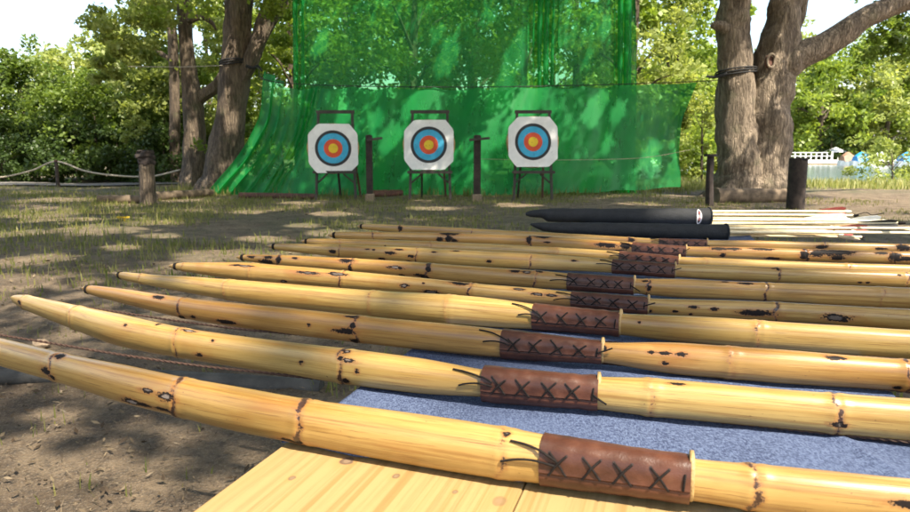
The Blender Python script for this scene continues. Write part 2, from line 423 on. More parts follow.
# ------------------------------------------------------------------ the two big trees of the range
def px_tube(mb,pts,Y,n=16,seg=30,bump=.14,seed=0,root=False):
    P=[];R=[]
    for q in pts:
        u,v,r=q[:3]; y=Y+(q[3] if len(q)>3 else 0)
        P.append(PY(u,v,y)); R.append(r*y/F)
    return rough_tube(mb,P,R,n,seg,bump,seed)
YC=18.9
tc=thing('leaning_tree','thick brown tree at the left end of the green net with two limbs forking right','tree',(PY(226,191,YC)[0],YC,-.03))
m=MB(); px_tube(m,[(214,200,24),(220,180,18),(226,150,15.5),(231,115,14),(235,65,13.5),(238,20,12.5),(242,-20,13),(243,-60,11),(240,-150,9),(236,-230,5)],YC,18,60,.2,1)
for a in range(5):
    th=a*1.25+.4; b=PY(226,186,YC)*[1,1,0]; m.tube(spline([b+[math.cos(th)*.3,math.sin(th)*.3,.35],b+[math.cos(th)*.7,math.sin(th)*.7,.08],b+[math.cos(th)*1.15,math.sin(th)*1.15,-.08]],8),np.linspace(.17,.05,8),8)
m.build('trunk',M['bark_brown'],tc)
m=MB(); px_tube(m,[(240,82,7),(250,62,8),(258,42,7.5),(264,18,6.5),(270,0,6),(280,-60,5),(300,-140,3)],YC-.1,12,30,.15,2); m.build('branch',M['bark_brown'],tc)
m=MB(); px_tube(m,[(252,55,4),(262,40,5),(272,22,4.5),(281,8,4),(292,-20,3.5),(320,-80,2)],YC-.2,10,24,.12,3); m.build('branch',M['bark_brown'],tc)
SUN=np.array([.36,-.44,.82]); SUN/=np.linalg.norm(SUN)
# leaf gaps cut along the sun's rays to land sun patches on chosen points
OPEN=[(PY(752,88,16.3),.62),(PY(741,118,16.3),.45),(PY(765,70,16.3),.30),(PY(744,55,16.3),.22),(PY(770,170,16.2),.25),
 (PZ(215,256,0),.42),(PZ(190,262,0),.2),(PZ(245,252,0),.25),(PZ(100,232,0),.55),(PZ(60,222,0),.6),(PZ(150,224,0),.4),(PZ(20,236,0),.35),(PZ(120,205,0),.6),
 (PZ(40,215,0),.8),(PZ(250,212,0),.35),(PZ(330,214,0),.4),(PZ(430,208,0),.5),(PZ(520,206,0),.5),(PZ(620,212,0),.5),(PZ(870,206,0),1.0),(PZ(840,212,0),.7),(PZ(900,218,0),.6),(PZ(640,204,0),.5),(PZ(300,225,0),.3),
 (PZ(20,500,0),.16),(PZ(90,470,0),.10),(PZ(70,300,0),.12),(PZ(10,280,0),.2),
 (np.array([-.05,.34,.78]),.30),(np.array([.36,.42,.78]),.13),(np.array([-.62,.98,.78]),.16),(np.array([.38,.66,.78]),.10),(np.array([.05,.95,.78]),.08),(np.array([.55,.95,.78]),.07),(np.array([.95,1.1,.78]),.2),(np.array([1.3,2.3,.8]),.4),(np.array([.9,2.35,.8]),.25),
 (PY(222,180,17.2),.35),(PY(235,150,17.2),.30),(PY(247,160,17.2),.22),(PY(262,110,17.4),.2),(PY(235,100,18.3),.22),(PY(232,40,18.4),.25),(PY(228,80,18.3),.18),(PY(196,125,21),.3),(PY(193,165,21),.25),(PY(262,40,18.6),.3)]
_r=np.random.default_rng(77)
for _u,_v,_q in ((715,398,.10),(760,404,.08),(745,486,.10),(90,318,.10),(200,345,.09),(340,290,.07),(450,312,.07),(690,350,.07),(800,330,.09),(300,268,.12),(520,262,.10),(850,300,.12),(640,250,.15),(850,375,.08),(560,430,.06),(620,455,.07)):
    OPEN.append((PZ(_u,_v,.79),_q))
for _u,_v,_q in ((60,480,.14),(15,450,.12),(140,505,.10),(60,420,.09),(170,440,.07),(40,262,.35),(120,250,.28),(260,238,.35),(330,232,.3),(160,238,.3),(60,200,.8),(180,200,.5),(300,203,.5),(700,210,.4),(860,225,.4)):
    OPEN.append((PZ(_u,_v,0),_q))
for _k in range(15):
    OPEN.append((PY(_r.uniform(300,690),_r.uniform(-10,190),17.3),_r.uniform(.08,.22)))
for _u,_v,_q in ((430,85,.3),(415,100,.22),(420,165,.34),(433,150,.2),(538,8,.35),(520,50,.3),(530,95,.3),(600,100,.28),(375,120,.2),(390,140,.3),(545,75,.25),(625,100,.22),(465,12,.3),(345,110,.2),(655,150,.3)):
    OPEN.append((PY(_u,_v,17.3),_q))
def sunholes(V,Q_,T_,seed):
    r=np.random.default_rng(seed+900); C=V.reshape(-1,4,3).mean(1); keep=np.ones(len(C),bool)
    for (p,q) in OPEN:
        d=C-p; d=d-np.outer(d@SUN,SUN); keep&=np.linalg.norm(d,axis=1)>q*(.78+.5*r.random(len(C)))
    V=V.reshape(-1,4,3)[keep].reshape(-1,3); return V,np.arange(len(V)).reshape(-1,4),T_.reshape(-1,4)[keep].ravel()
def blob_crown(par,cx,cy,cz,R,H,n,per,size,mat,seed,lowcut=None):
    r=np.random.default_rng(seed); cc=[];rr=[]
    while len(cc)<n:
        d=r.uniform(-1,1,3)
        if (d**2).sum()>1: continue
        c=np.array([cx,cy,cz])+d*[R,R,H]
        if lowcut and c[2]<lowcut: continue
        cc.append(c); rr.append(.6+.7*r.random())
    V,Q_,T_=leaves(cc,rr,per,size,r=r,flat=.55); return sunholes(V,Q_,T_,seed)
def px_leaves(items,per,size,seed,flat=.7):
    r=np.random.default_rng(seed); cc=[];rr=[]
    for (u0,v0,u1,v1,y0,y1,n,rad_) in items:
        for i in range(n):
            cc.append(PY(r.uniform(u0,u1),r.uniform(v0,v1),r.uniform(y0,y1))); rr.append(rad_*r.uniform(.6,1.3))
    return leaves(cc,rr,per,size,r=r,flat=flat)
def join_leaf(parts,mat,par,name='crown'):
    V=[];Qs=[];T=[];k=0
    for v,q,t_ in parts: V.append(v);Qs.append(q+k);T.append(t_);k+=len(v)
    return raw_mesh(name,np.vstack(V),np.vstack(Qs),M[mat],par,{'tint':np.concatenate(T)})
join_leaf([blob_crown(tc,-3.8,14.6,10,7,3.0,170,300,.17,'leaf_mid',5,6.6),px_leaves([(150,-30,300,12,17.5,20.5,14,.5),(255,10,292,60,20,22,8,.35)],130,.13,6)],'leaf_light',tc)

YB=21.5
tb=thing('forked_tree','slim dark tree just left of the thick tree, with a bent limb to the right','tree',(PY(192,184,YB)[0],YB,-.03))
m=MB(); px_tube(m,[(194,192,15),(194,170,12),(195,135,10.5),(193,100,9.5),(188,60,6.8),(185,20,7),(182,-20,6),(180,-70,5),(175,-140,4)],YB,14,50,.2,4); m.build('trunk',M['bark_brown'],tb)
m=MB(); px_tube(m,[(194,104,6),(203,95,6.5),(214,88,6),(224,76,5.5),(236,50,5),(248,10,4),(255,-50,3)],YB,10,26,.15,5); m.build('branch',M['bark_brown'],tb)
m=MB(); px_tube(m,[(188,22,3),(200,17,3),(211,22,2.2),(216,30,1)],YB-.3,8,14,.1,6); m.build('branch',M['bark_brown'],tb)
join_leaf([blob_crown(tb,-9,22,10.5,5,2.8,45,180,.19,'leaf_mid',8,7.4),px_leaves([(95,-5,175,28,19.5,23,24,.5),(105,28,165,60,20,23,22,.42),(80,18,110,40,20,22,6,.35),(90,60,118,84,20.5,21.5,6,.25),(200,20,224,75,23,25,12,.45)],110,.14,9)],'leaf_pale',tb)
YA=25
ta=thing('slender_tree','thin dark trunk leaning left behind the forked tree','tree',(PY(172,178,YA)[0],YA,-.03))
m=MB(); px_tube(m,[(176,185,6),(175,150,5.2),(175,110,5),(174,70,4.6),(171,25,4.6),(162,3,4.5),(150,-20,4),(130,-60,3)],YA,12,40,.18,7); m.build('trunk',M['bark_brown'],ta)
m=MB(); px_tube(m,[(171,60,2.6),(155,50,2.2),(140,44,1.8),(124,42,1)],YA,8,16,.1,8); m.build('branch',M['bark_dark'],ta)
join_leaf([px_leaves([(120,60,185,110,25,28,26,.7),(135,-20,215,30,25,28,18,.7),(205,100,240,175,25,28,18,.6)],120,.18,11)],'leaf_pale',ta)

YD=16.8
td=thing('twin_trunk_tree','massive twin stemmed tree at the net\'s right end with a heavy limb reaching right','tree',(PY(752,196,YD)[0],YD,-.03))
m=MB()
px_tube(m,[(741,208,33),(740,188,26),(739,165,22.5),(737,130,19.5),(736,80,17.5),(733,30,15.5),(735,0,14.5),(738,-60,13),(730,-160,8)],YD,26,80,.2,11)
px_tube(m,[(768,208,30),(766,188,26),(766,160,23),(766,120,23),(769,85,22),(777,55,19),(783,20,15.5),(787,-10,14.5),(796,-80,12),(800,-170,7)],YD+.05,26,80,.2,12)
for a in range(9):
    th=a*.7+.2
    if math.sin(th)<-.55: continue
    b=PY(754,194,YD)*[1,1,0]; q=1.05 if a%2 else .9
    m.tube(spline([b+[math.cos(th)*.30*q,math.sin(th)*.25,.85],b+[math.cos(th)*.85*q,math.sin(th)*.75,.22],b+[math.cos(th)*1.45*q,math.sin(th)*1.3,-.1]],10),np.linspace(.34,.06,10),12,bump=.2,seed=a)
m.build('trunk',M['bark'],td)
m=MB(); px_tube(m,[(776,82,10),(787,66,14),(800,56,13),(820,47,12),(845,32,12),(862,20,10.5),(885,9,10),(912,-1,9.5),(990,-22,8),(1080,-60,5)],YD-.1,16,46,.13,13); m.build('branch',M['bark'],td)
m=MB(); px_tube(m,[(790,40,5),(799,18,5.5),(803,0,5),(812,-50,4)],YD+.5,10,20,.1,14); m.build('branch',M['bark'],td)
m=MB(); px_tube(m,[(728,30,7),(719,26,5.5),(713,25,3.5),(711,24,1)],YD-.2,10,12,.15,15); m.build('branch_stub',M['bark'],td)
m=MB(); c=PY(771,61,YD-.47); ang=np.linspace(0,2*math.pi,20)
m.tube(np.stack([c[0]+.085*np.cos(ang),c[1]+.03*np.cos(ang*1)**2-.03,c[2]+.15*np.sin(ang)],1),.03,8,cap=False)
ko=m.build('knothole',M['bark'],td)
m=MB(); m.tube([c+[0,.12,0],c+[0,.012,0]],[.095,.07],14,flat=1.7); m.build('hollow',M['rust_iron'],ko)
join_leaf([blob_crown(td,6.4,13.6,10.3,7.8,3.2,230,330,.17,'leaf_mid',15,6.6),px_leaves([(872,22,915,60,17.5,19,12,.36),(880,-25,930,8,17.5,19,6,.4),(826,-25,852,-8,17.5,19,4,.3),(660,-30,712,-6,17,19,6,.35)],120,.13,16)],'leaf_mid',td)

# unseen trees placed outside the frame to throw dappled shade and block sky light
for (x,y,cx_,cy_,R,den,lab,sd) in [(9.2,6.0,5.6,5.6,6.6,3.4,'tall shade tree right of the archery range, outside the picture',21),
    (-7.8,4.2,-3.3,4.6,6.2,3.4,'tall shade tree left of the archery range, outside the picture',22),
    (6.6,-3.2,4.4,-4.2,4.8,3.1,'tall shade tree behind and right of the table, outside the picture',23),
    (-5.5,-2.5,-2.8,-3.4,4.8,3.2,'tall shade tree behind and left of the table, outside the picture',24),
    (-15.5,10.5,-9.5,9.8,5.8,3.2,'tall shade tree beside the rope fence, outside the picture',25),
    (1.0,-9.5,1.0,-9.5,6.0,3.0,'unseen tree added to block sky light straight behind the photographer, outside the picture',26),
    (13.5,-3.0,12.5,-1.0,6.0,3.0,'unseen tree added to block sky light far to the right of the table, outside the picture',27)]:
    n=int(den*R*R)
    t=thing('shade_tree',lab,'tree',(x,y,-.05))
    m=MB(); rough_tube(m,[(x,y,-.1),(x+.1,y,2.5),((x*2+cx_)/3,(y*2+cy_)/3,5.2),((x+cx_)/2,(y+cy_)/2,7.4),(cx_,cy_,11)],[.5,.38,.3,.22,.08],14,30,.18,sd)
    hx_,hy_=(x*2+cx_)/3,(y*2+cy_)/3
    for a in range(7):
        th=a*.9+sd; m.tube(spline([(hx_,hy_,5.2),(hx_+(cx_-hx_)*.5+math.cos(th)*R*.35,hy_+(cy_-hy_)*.5+math.sin(th)*R*.35,7.6),(cx_+math.cos(th)*R*.85,cy_+math.sin(th)*R*.85,9)],10),np.linspace(.17,.04,10),7)
    m.build('trunk',M['bark'],t); join_leaf([blob_crown(t,cx_,cy_,9.6,R,2.5,n,310 if sd in (21,22) else 240,.18,'leaf_mid',sd,6.6)],'leaf_mid',t)

# ------------------------------------------------------------------ trees behind the net and along the river
G='trees beyond the netting'
TL=['light green leafy tree seen through the netting, %s','yellow green tree seen through the netting, %s']
spots=[(300,26,8.5,2.9,'leaf_light','behind the left edge of the tall net'),
 (355,33,11,4.0,'leaf_mid','between left and middle targets'),
 (410,25,9,3.0,'leaf_light','right above the middle target'),
 (468,29,10,3.5,'leaf_light','right of the middle target'),
 (520,24,9,2.8,'leaf_light','right above the right hand target'),
 (575,31,11,3.8,'leaf_light','beside the vertical fold of the tall net'),
 (625,27,9,2.7,'leaf_pale','behind the right edge of the tall net'),
 (668,36,11,3.6,'leaf_light','above the single layer end of the low net'),
 (330,45,14,5.0,'leaf_dark','far behind the left target'),
 (440,48,14,5.2,'leaf_mid','far back behind the middle target'),
 (550,46,13,4.6,'leaf_mid','far back behind the right target')]
for i,(u,y,h,cr,mt,wh) in enumerate(spots):
    x=(u-455)/F*y*.99
    bg_tree('leafy_tree','%s tree behind the netting, %s'%({'leaf_light':'light green','leaf_mid':'mid green','leaf_pale':'pale yellow green','leaf_dark':'dark green'}[mt],wh),x,y,h,cr,mt,G,trunk=.15+.01*(i%4)*4,low=.12 if y>30 else .2,n=34,per=190 if y<40 else 150,size=.19 if y<30 else .30,seed=i)
# undergrowth behind the net
for i,(u,y,h,cr,mt,wh) in enumerate([(285,22,2.3,1.7,'leaf_mid','behind the left target'),(345,21.5,1.9,1.5,'leaf_dark','between left and middle targets'),(400,22.5,2.4,1.8,'leaf_dark','behind the middle target'),(460,21.8,2.0,1.6,'leaf_dark','behind the post beside the middle target'),(520,22,2.3,1.8,'leaf_dark','behind the right target'),(585,22.5,2.3,1.8,'leaf_mid','right of the right target'),(648,23.5,2.5,1.6,'leaf_light','behind the see-through end of the net')]):
    bg_tree('shrub','low bushy undergrowth seen through the low green net, %s'%wh,(u-455)/F*y,y,h,cr,mt,'undergrowth behind the net',trunk=.05,low=.02,n=16,per=170,size=.13,seed=40+i,cat='shrub')
# hedge on the left
hs=[(-20,27,4.9,'tall dark bush at the far left, its crown rising beside the white sky'),(25,27.5,4.6,'dark green bush with a ragged top above the rope fence'),(62,28.5,3.9,'dark bush behind the rope fence post'),(100,27,3.9,'dark bush just right of the white pole'),(135,30,4.4,'bush behind the short brown stump post'),(165,27.5,4.8,'bush behind the slender leaning trunks'),(208,29,4.8,'bush seen between the forked trunk and the leaning trunk'),(248,31,6.4,'bush showing right of the thick leaning trunk')]
for i,(u,y,h,lab) in enumerate(hs):
    bg_tree('hedge_bush',lab,(u-455)/F*y,y,h,2.3,'leaf_mid' if i in (0,3,4,6) else 'leaf_mid','bushes of the hedge on the left',trunk=.07,low=.02,n=34,per=210,size=.16,seed=60+i,cat='bush')
for i,(u,y,h,lab) in enumerate([(5,25.2,2.3,'low dark shrub at the left edge of the picture below the hedge'),(80,25.4,2.2,'low dark shrub right of the rope fence post'),(122,25.8,2.0,'low dark shrub left of the stump post'),(165,25.3,2.0,'low dark shrub right of the stump post'),(42,25.8,2.1,'low dark shrub directly behind the rope fence post')]):
    bg_tree('shrub',lab,(u-455)/F*y,y,h,1.7,'leaf_dark','low shrubs under the hedge',trunk=.04,low=.02,n=20,per=170,size=.13,seed=80+i,cat='shrub')
for i,(u,y,h,lab) in enumerate([(75,42,7.0,'pale sunlit tree rising behind the white pole'),(120,40,8.0,'pale sunlit tree rising behind the hedge left of the trunks'),(160,44,11.0,'tall pale tree behind the slender leaning trunks'),(215,41,12,'tall pale tree between the leaning trunks'),(270,43,13,'tall pale tree left of the tall net')]):
    bg_tree('leafy_tree',lab,(u-455)/F*y,y,h,3.2,'leaf_pale','sunlit trees behind the hedge',trunk=.16,low=.15,n=26,per=150,size=.27,seed=90+i)
# across the water
for i,(u,y,h,cr,mt,lab) in enumerate([(600,112,18,8,'leaf_mid','green tree on the far bank seen through the netting'),(655,108,19,8,'leaf_light','far bank tree left of the twin trunks'),(700,114,17,8,'leaf_light','far bank tree right behind the thin dark post'),(760,118,19,9,'leaf_mid','far bank tree hidden mostly by the twin trunks'),
  (815,106,15,7.5,'leaf_light','rounded tree on the far bank above the railing'),(848,112,20,8.5,'leaf_light','tall yellow green tree above the white tent'),(880,105,15,7,'leaf_pale','pale tree above the blue boat'),(915,108,20,9,'leaf_light','broad tree at the right edge above the far bank'),(960,112,18,9,'leaf_light','broad tree past the right edge'),(792,122,21,8,'leaf_pale','pale tree showing just right of the twin trunks')]):
    bg_tree('riverside_tree',lab,(u-455)/F*y,y,h,cr,mt,'trees on the far bank',trunk=.4,low=.06,n=40,per=150,size=.62,seed=120+i)
bg_tree('waterside_bush','dark rounded bush at the waterline left of the white tent',(826-455)/F*103,103,4.0,2.2,'leaf_dark',None,trunk=.1,low=.02,n=12,per=140,size=.35,seed=140,cat='bush')
bg_tree('waterside_bush','yellow green bush overhanging the water right of the blue boat',(893-455)/F*33,33,3.4,1.9,'leaf_pale',None,trunk=.06,low=.02,n=16,per=120,size=.15,seed=141,cat='bush')
bg_tree('waterside_bush','bright bush on the near bank left of the twin trunks',(700-455)/F*24.5,24.5,3.2,1.2,'leaf_pale',None,trunk=.05,low=.05,n=16,per=120,size=.15,seed=142,cat='bush')
# far wood closing the horizon
r=np.random.default_rng(3); cc=[];rr=[]
for i in range(420):
    th=math.radians(r.uniform(-62,62)); d=r.uniform(150,180); x=d*math.sin(th); y=d*math.cos(th)
    hh=r.uniform(0,10 if x<-20 else 13); cc.append((x,y,hh)); rr.append(r.uniform(3,5.5))
V,Qd,T=leaves(cc,rr,120,1.5,r=r); tag(raw_mesh('far_wood',V,Qd,M['leaf_mid'],None,{'tint':T}),'distant wood closing the horizon','wood',kind='stuff')

# far quay, railing, boats
zq=.25
m=MB(); m.box((52,102.5,-.25),(60,3,1.1)); q=m.build('quay_wall',M['white_paint']); tag(q,'long pale quay wall along the far waterline','quay')
rl=thing('quay_railing','white railing on the far quay between the twin trunks and the tent','railing',(PY(780,160,101.3)[0],101.3,.3))
m=MB(); x0=PY(768,160,101.3)[0]; x1=PY(832,160,101.3)[0]
for z in (.85,1.35): m.beam((x0,101.3,z),(x1,101.3,z),.12,.1)
m.build('rail',M['white_paint'],rl)
for i in range(13):
    xx=x0+(x1-x0)*i/12; m=MB(); m.beam((xx,101.3,.29),(xx,101.3,1.4),.14,.14); m.build('post',M['white_paint'],rl)
def boat(lab,u,y,L,hull,cab,zw=-.42,tarp=True):
    x=PY(u,165,y)[0]; t=thing('moored_boat',lab,'boat',(x,y,zw),'boats moored at the far bank')
    m=MB(); V=[];n=9
    for i in range(n):
        s=i/(n-1); w=.95*math.sin(math.pi*min(1,(s*.85+.12)))**.6; xx=x-L/2+L*s; sh=.25*(s-.4)**2*3
        V+=[(xx,y-w,.55+sh+zw),(xx,y-w*.7,zw-.1),(xx,y+w*.7,zw-.1),(xx,y+w,.55+sh+zw)]
    f=[]
    for i in range(n-1):
        for j in range(4): f.append((4*i+j,4*i+4+j,4*i+4+(j+1)%4,4*i+(j+1)%4))
    f+=[(3,2,1,0),(4*n-4,4*n-3,4*n-2,4*n-1)]
    m.add(V,f); m.build('hull',M[hull],t)
    m=MB(); V=[]
    for i in range(7):
        s=i/6; xx=x-L*.36+L*.6*s; hh=.55+.75*math.sin(math.pi*(s*.8+.1))
        V+=[(xx,y-.85,zw+.55),(xx,y-.5,zw+.55+hh*.8),(xx,y,zw+.55+hh),(xx,y+.5,zw+.55+hh*.8),(xx,y+.85,zw+.55)]
    f=[(5*i+j,5*i+5+j,5*i+6+j,5*i+1+j) for i in range(6) for j in range(4)]+[(0,1,2,3,4),(34,33,32,31,30)]
    m.add(V,f); m.build('tarpaulin' if tarp else 'cabin',M[cab],t)
boat('small boat under a bright blue tarpaulin on the far side of the river',863,92,3.2,'white_paint','blue_tarp')
boat('white cabin boat moored right of the blue covered boat',881,94,3.0,'dark_metal','white_paint',tarp=False)
boat('boat with a blue cover at the right edge of the picture',909,90,3.4,'white_paint','blue_tarp')
boat('low orange brown rowing boat left of the blue covered boat',848,96,2.6,'white_paint','orange_paint')
x=PY(839,158,101.8)[0]; t=thing('garden_tent','small white pavilion tent on the far quay','tent',(x,103.0,.3))
m=MB(); m.add([(x-1.3,101.7,1.4),(x+1.3,101.7,1.4),(x+1.3,104.3,1.4),(x-1.3,104.3,1.4),(x,103,2.2)],[(0,1,4),(1,2,4),(2,3,4),(3,0,4),(3,2,1,0)]); m.build('canopy',M['white_paint'],t,smooth=False)
for a in (-1.2,1.2):
    for b in (101.7,104.3): m=MB(); m.beam((x+a,b,.29),(x+a,b,1.4),.12,.12); m.build('pole',M['white_paint'],t)
# white pole and a pale shrub made up for a sunlit blotch
m=MB(); a=PY(73,64,38); m.tube([(a[0],38,0),(a[0],38,a[2])],[.09,.06],10); m.tube([(a[0],38,a[2]),(a[0],38,a[2]+.12)],[.1,.03],10); tag(m.build('flagpole',M['white_paint']),'thin white pole standing above the hedge against the sky','pole')
bg_tree('pale_shrub','pale leaved shrub standing in for a sunlit blotch behind the stump post',(143-455)/F*24.4,24.4,2.5,.8,'leaf_pale',None,trunk=.04,low=.35,n=12,per=80,size=.11,seed=150,cat='shrub')

# ------------------------------------------------------------------ netting
def net(name,label,topf,botf,nu,nv,folds,seed,mat='net_mesh',cat='net'):
    r=np.random.default_rng(seed); V=[]
    for i in range(nu+1):
        s=i/nu; a=topf(s); b=botf(s)
        for j in range(nv+1):
            t_=j/nv; p=a*(1-t_)+b*t_
            dx,dy=folds(s,t_); V.append((p[0]+dx,p[1]+dy,max(p[2],.012)))
    k=nv+1; Qd=[(i*k+j,(i+1)*k+j,(i+1)*k+j+1,i*k+j+1) for i in range(nu) for j in range(nv)]
    o=raw_mesh(name,V,Qd,M[mat],smooth=True); tag(o,label,cat); return o
def nz(a,b,c=0): return mnoise.noise(Vector((a,b,c)))
YN=17.6
def top_hi(s):
    u=292+340*s; y=YN+.25; p=PY(u,-75,y); p[2]-=.12*abs(math.sin(s*22)); return p
def bot_hi(s):
    u=296+336*s; p=PY(u,195,YN+.25); p[2]=.03; return p
def f_hi(s,t_):
    dy=.10*nz(s*9,t_*.8,1)+.05*nz(s*30,t_*1.5,2); dx=0
    for c0,wd,am in ((.012,.02,.9),(.755-.02*(1-t_)*1.2,.035,1.0),(.985,.03,1.3)):
        k=math.exp(-((s-c0)/wd)**2); dx+=k*am*.11*math.sin(s*340+t_*2); dy+=k*am*.14*math.sin(s*340+1.4+t_*2)
    dx+=.05*nz(s*4,t_*3,5)
    return dx,dy
net('tall_net','tall green netting curtain hanging between the trees with a dark vertical fold',top_hi,bot_hi,520,60,f_hi,1)
def top_lo(s):
    if s<.06:
        q=s/.06; p=PY(263,70,YN+.5)*(1-q)+PY(284,83,YN-.05)*q
    else:
        q=(s-.06)/.94; p=PY(284+413*q,85.5-3.5*q**3+1.5*math.sin(q*3.1),YN-.12+.3*q**6)
        sc=abs(math.sin(q*math.pi*11+.6*math.sin(q*9))); p[2]-=.10*(sc**.6)*(.6+.6*nz(q*9,3)+.2)*(1-.6*(q>.8))
    return p
def bot_lo(s):
    if s<.06:
        q=s/.06; p=PZ(208+32*q,193.5,.03); p[1]=17.2+.6*q*0+.3*(1-q)
        p[0]=(208+32*q-455)/F*17.4
    else:
        q=(s-.06)/.94; u=240+441*q; y=17.2-.35*math.sin(q*2.6)+.35*q**3; p=PY(u,192,y)
    p[2]=.02+.015*math.sin(s*60)
    if s>.62: p[2]+=.18*((s-.62)/.38)**1.5
    return p
def f_lo(s,t_):
    dy=.10*nz(s*12,t_*1.2,11)+.05*nz(s*34,t_*2,12)-.10*math.exp(-((t_-.9)/.1)**2)*nz(s*16,1,4)
    dx=.04*nz(s*6,t_*4,15)
    if s<.2: dx+=.42*math.sin(math.pi*t_**1.0)*(1-s/.2)
    k=math.exp(-((s-.03)/.045)**2); dy-=k*.16*math.sin(s*230+t_*2.5)*(t_*.8+.3); dx+=k*.09*math.cos(s*230+t_*2.5)
    # bunching near the left hanging fold
    k=math.exp(-((s-.125)/.02)**2)*.5; dy-=k*.1*math.sin(s*420); dx+=k*.05*math.cos(s*420)
    # right hem pulled in
    if s>.97: dx-=.22*math.sin(math.pi*t_)*(s-.97)/.03
    return dx,dy
net('low_net','low green backstop net with a scalloped top edge behind the three targets',top_lo,bot_lo,560,56,f_lo,2,'net_mesh_dense')
def rope(name,lab,pts,r_,mat,n=40,cat='rope',sag=0,group=None):
    P=spline(pts,n); 
    m=MB(); m.tube(P,r_,6); o=m.build(name,M[mat]); tag(o,lab,cat,group); return o
rope('support_line','thin dark line carrying the top edge of the low green net between the trees',[PY(256,67,YC-.45),PY(284,83,YN-.1),PY(480,87,YN-.15),PY(697,81.5,YN+.1),PY(722,76,YD-.45)],.012,'strap_black')
rope('guy_line','thin white line running left from the strap on the leaning tree',[PY(128,66.5,YC+1),PY(180,67,YC+.3),PY(222,65.5,YC-.42)],.010,'rope_pale')
rope('safety_cord','thin pale cord stretched low behind the right target',[PY(478,159,16.4),PY(555,160,16.5),PY(640,158,16.9),PY(690,150,16.9)],.006,'rope_pale')
def strap(lab,u,v,Y,r_,rows,tail):
    t=thing('tree_strap',lab,'strap',PY(u,v,Y),'straps tied round the trees')
    m=MB(); ang=np.linspace(0,2*math.pi,30)
    c=PY(u,v,Y)
    for k in range(rows): m.tube(np.stack([c[0]+r_*np.cos(ang),c[1]+r_*np.sin(ang),c[2]+.04*k+.05*np.cos(ang+k*.4)-.03],1),.020,6,cap=False)
    m.build('band',M['strap_black'],t); m=MB(); m.tube(spline([PY(*q) for q in tail],10),np.linspace(.05,.025,10),6); m.build('loose_end',M['strap_black'],t)
strap('black strap knotted round the thick leaning tree above the net end',235,64,YC,.40,3,[(246,66,YC-.45),(253,68,YC-.42),(258,66,YC-.35),(262,71,YC-.5)])
strap('black strap wrapped round the left stem of the twin trunk tree',736,73,YD,.455,3,[(727,74,YD-.45),(716,77,YD-.4),(706,76.5,YD-.3)])

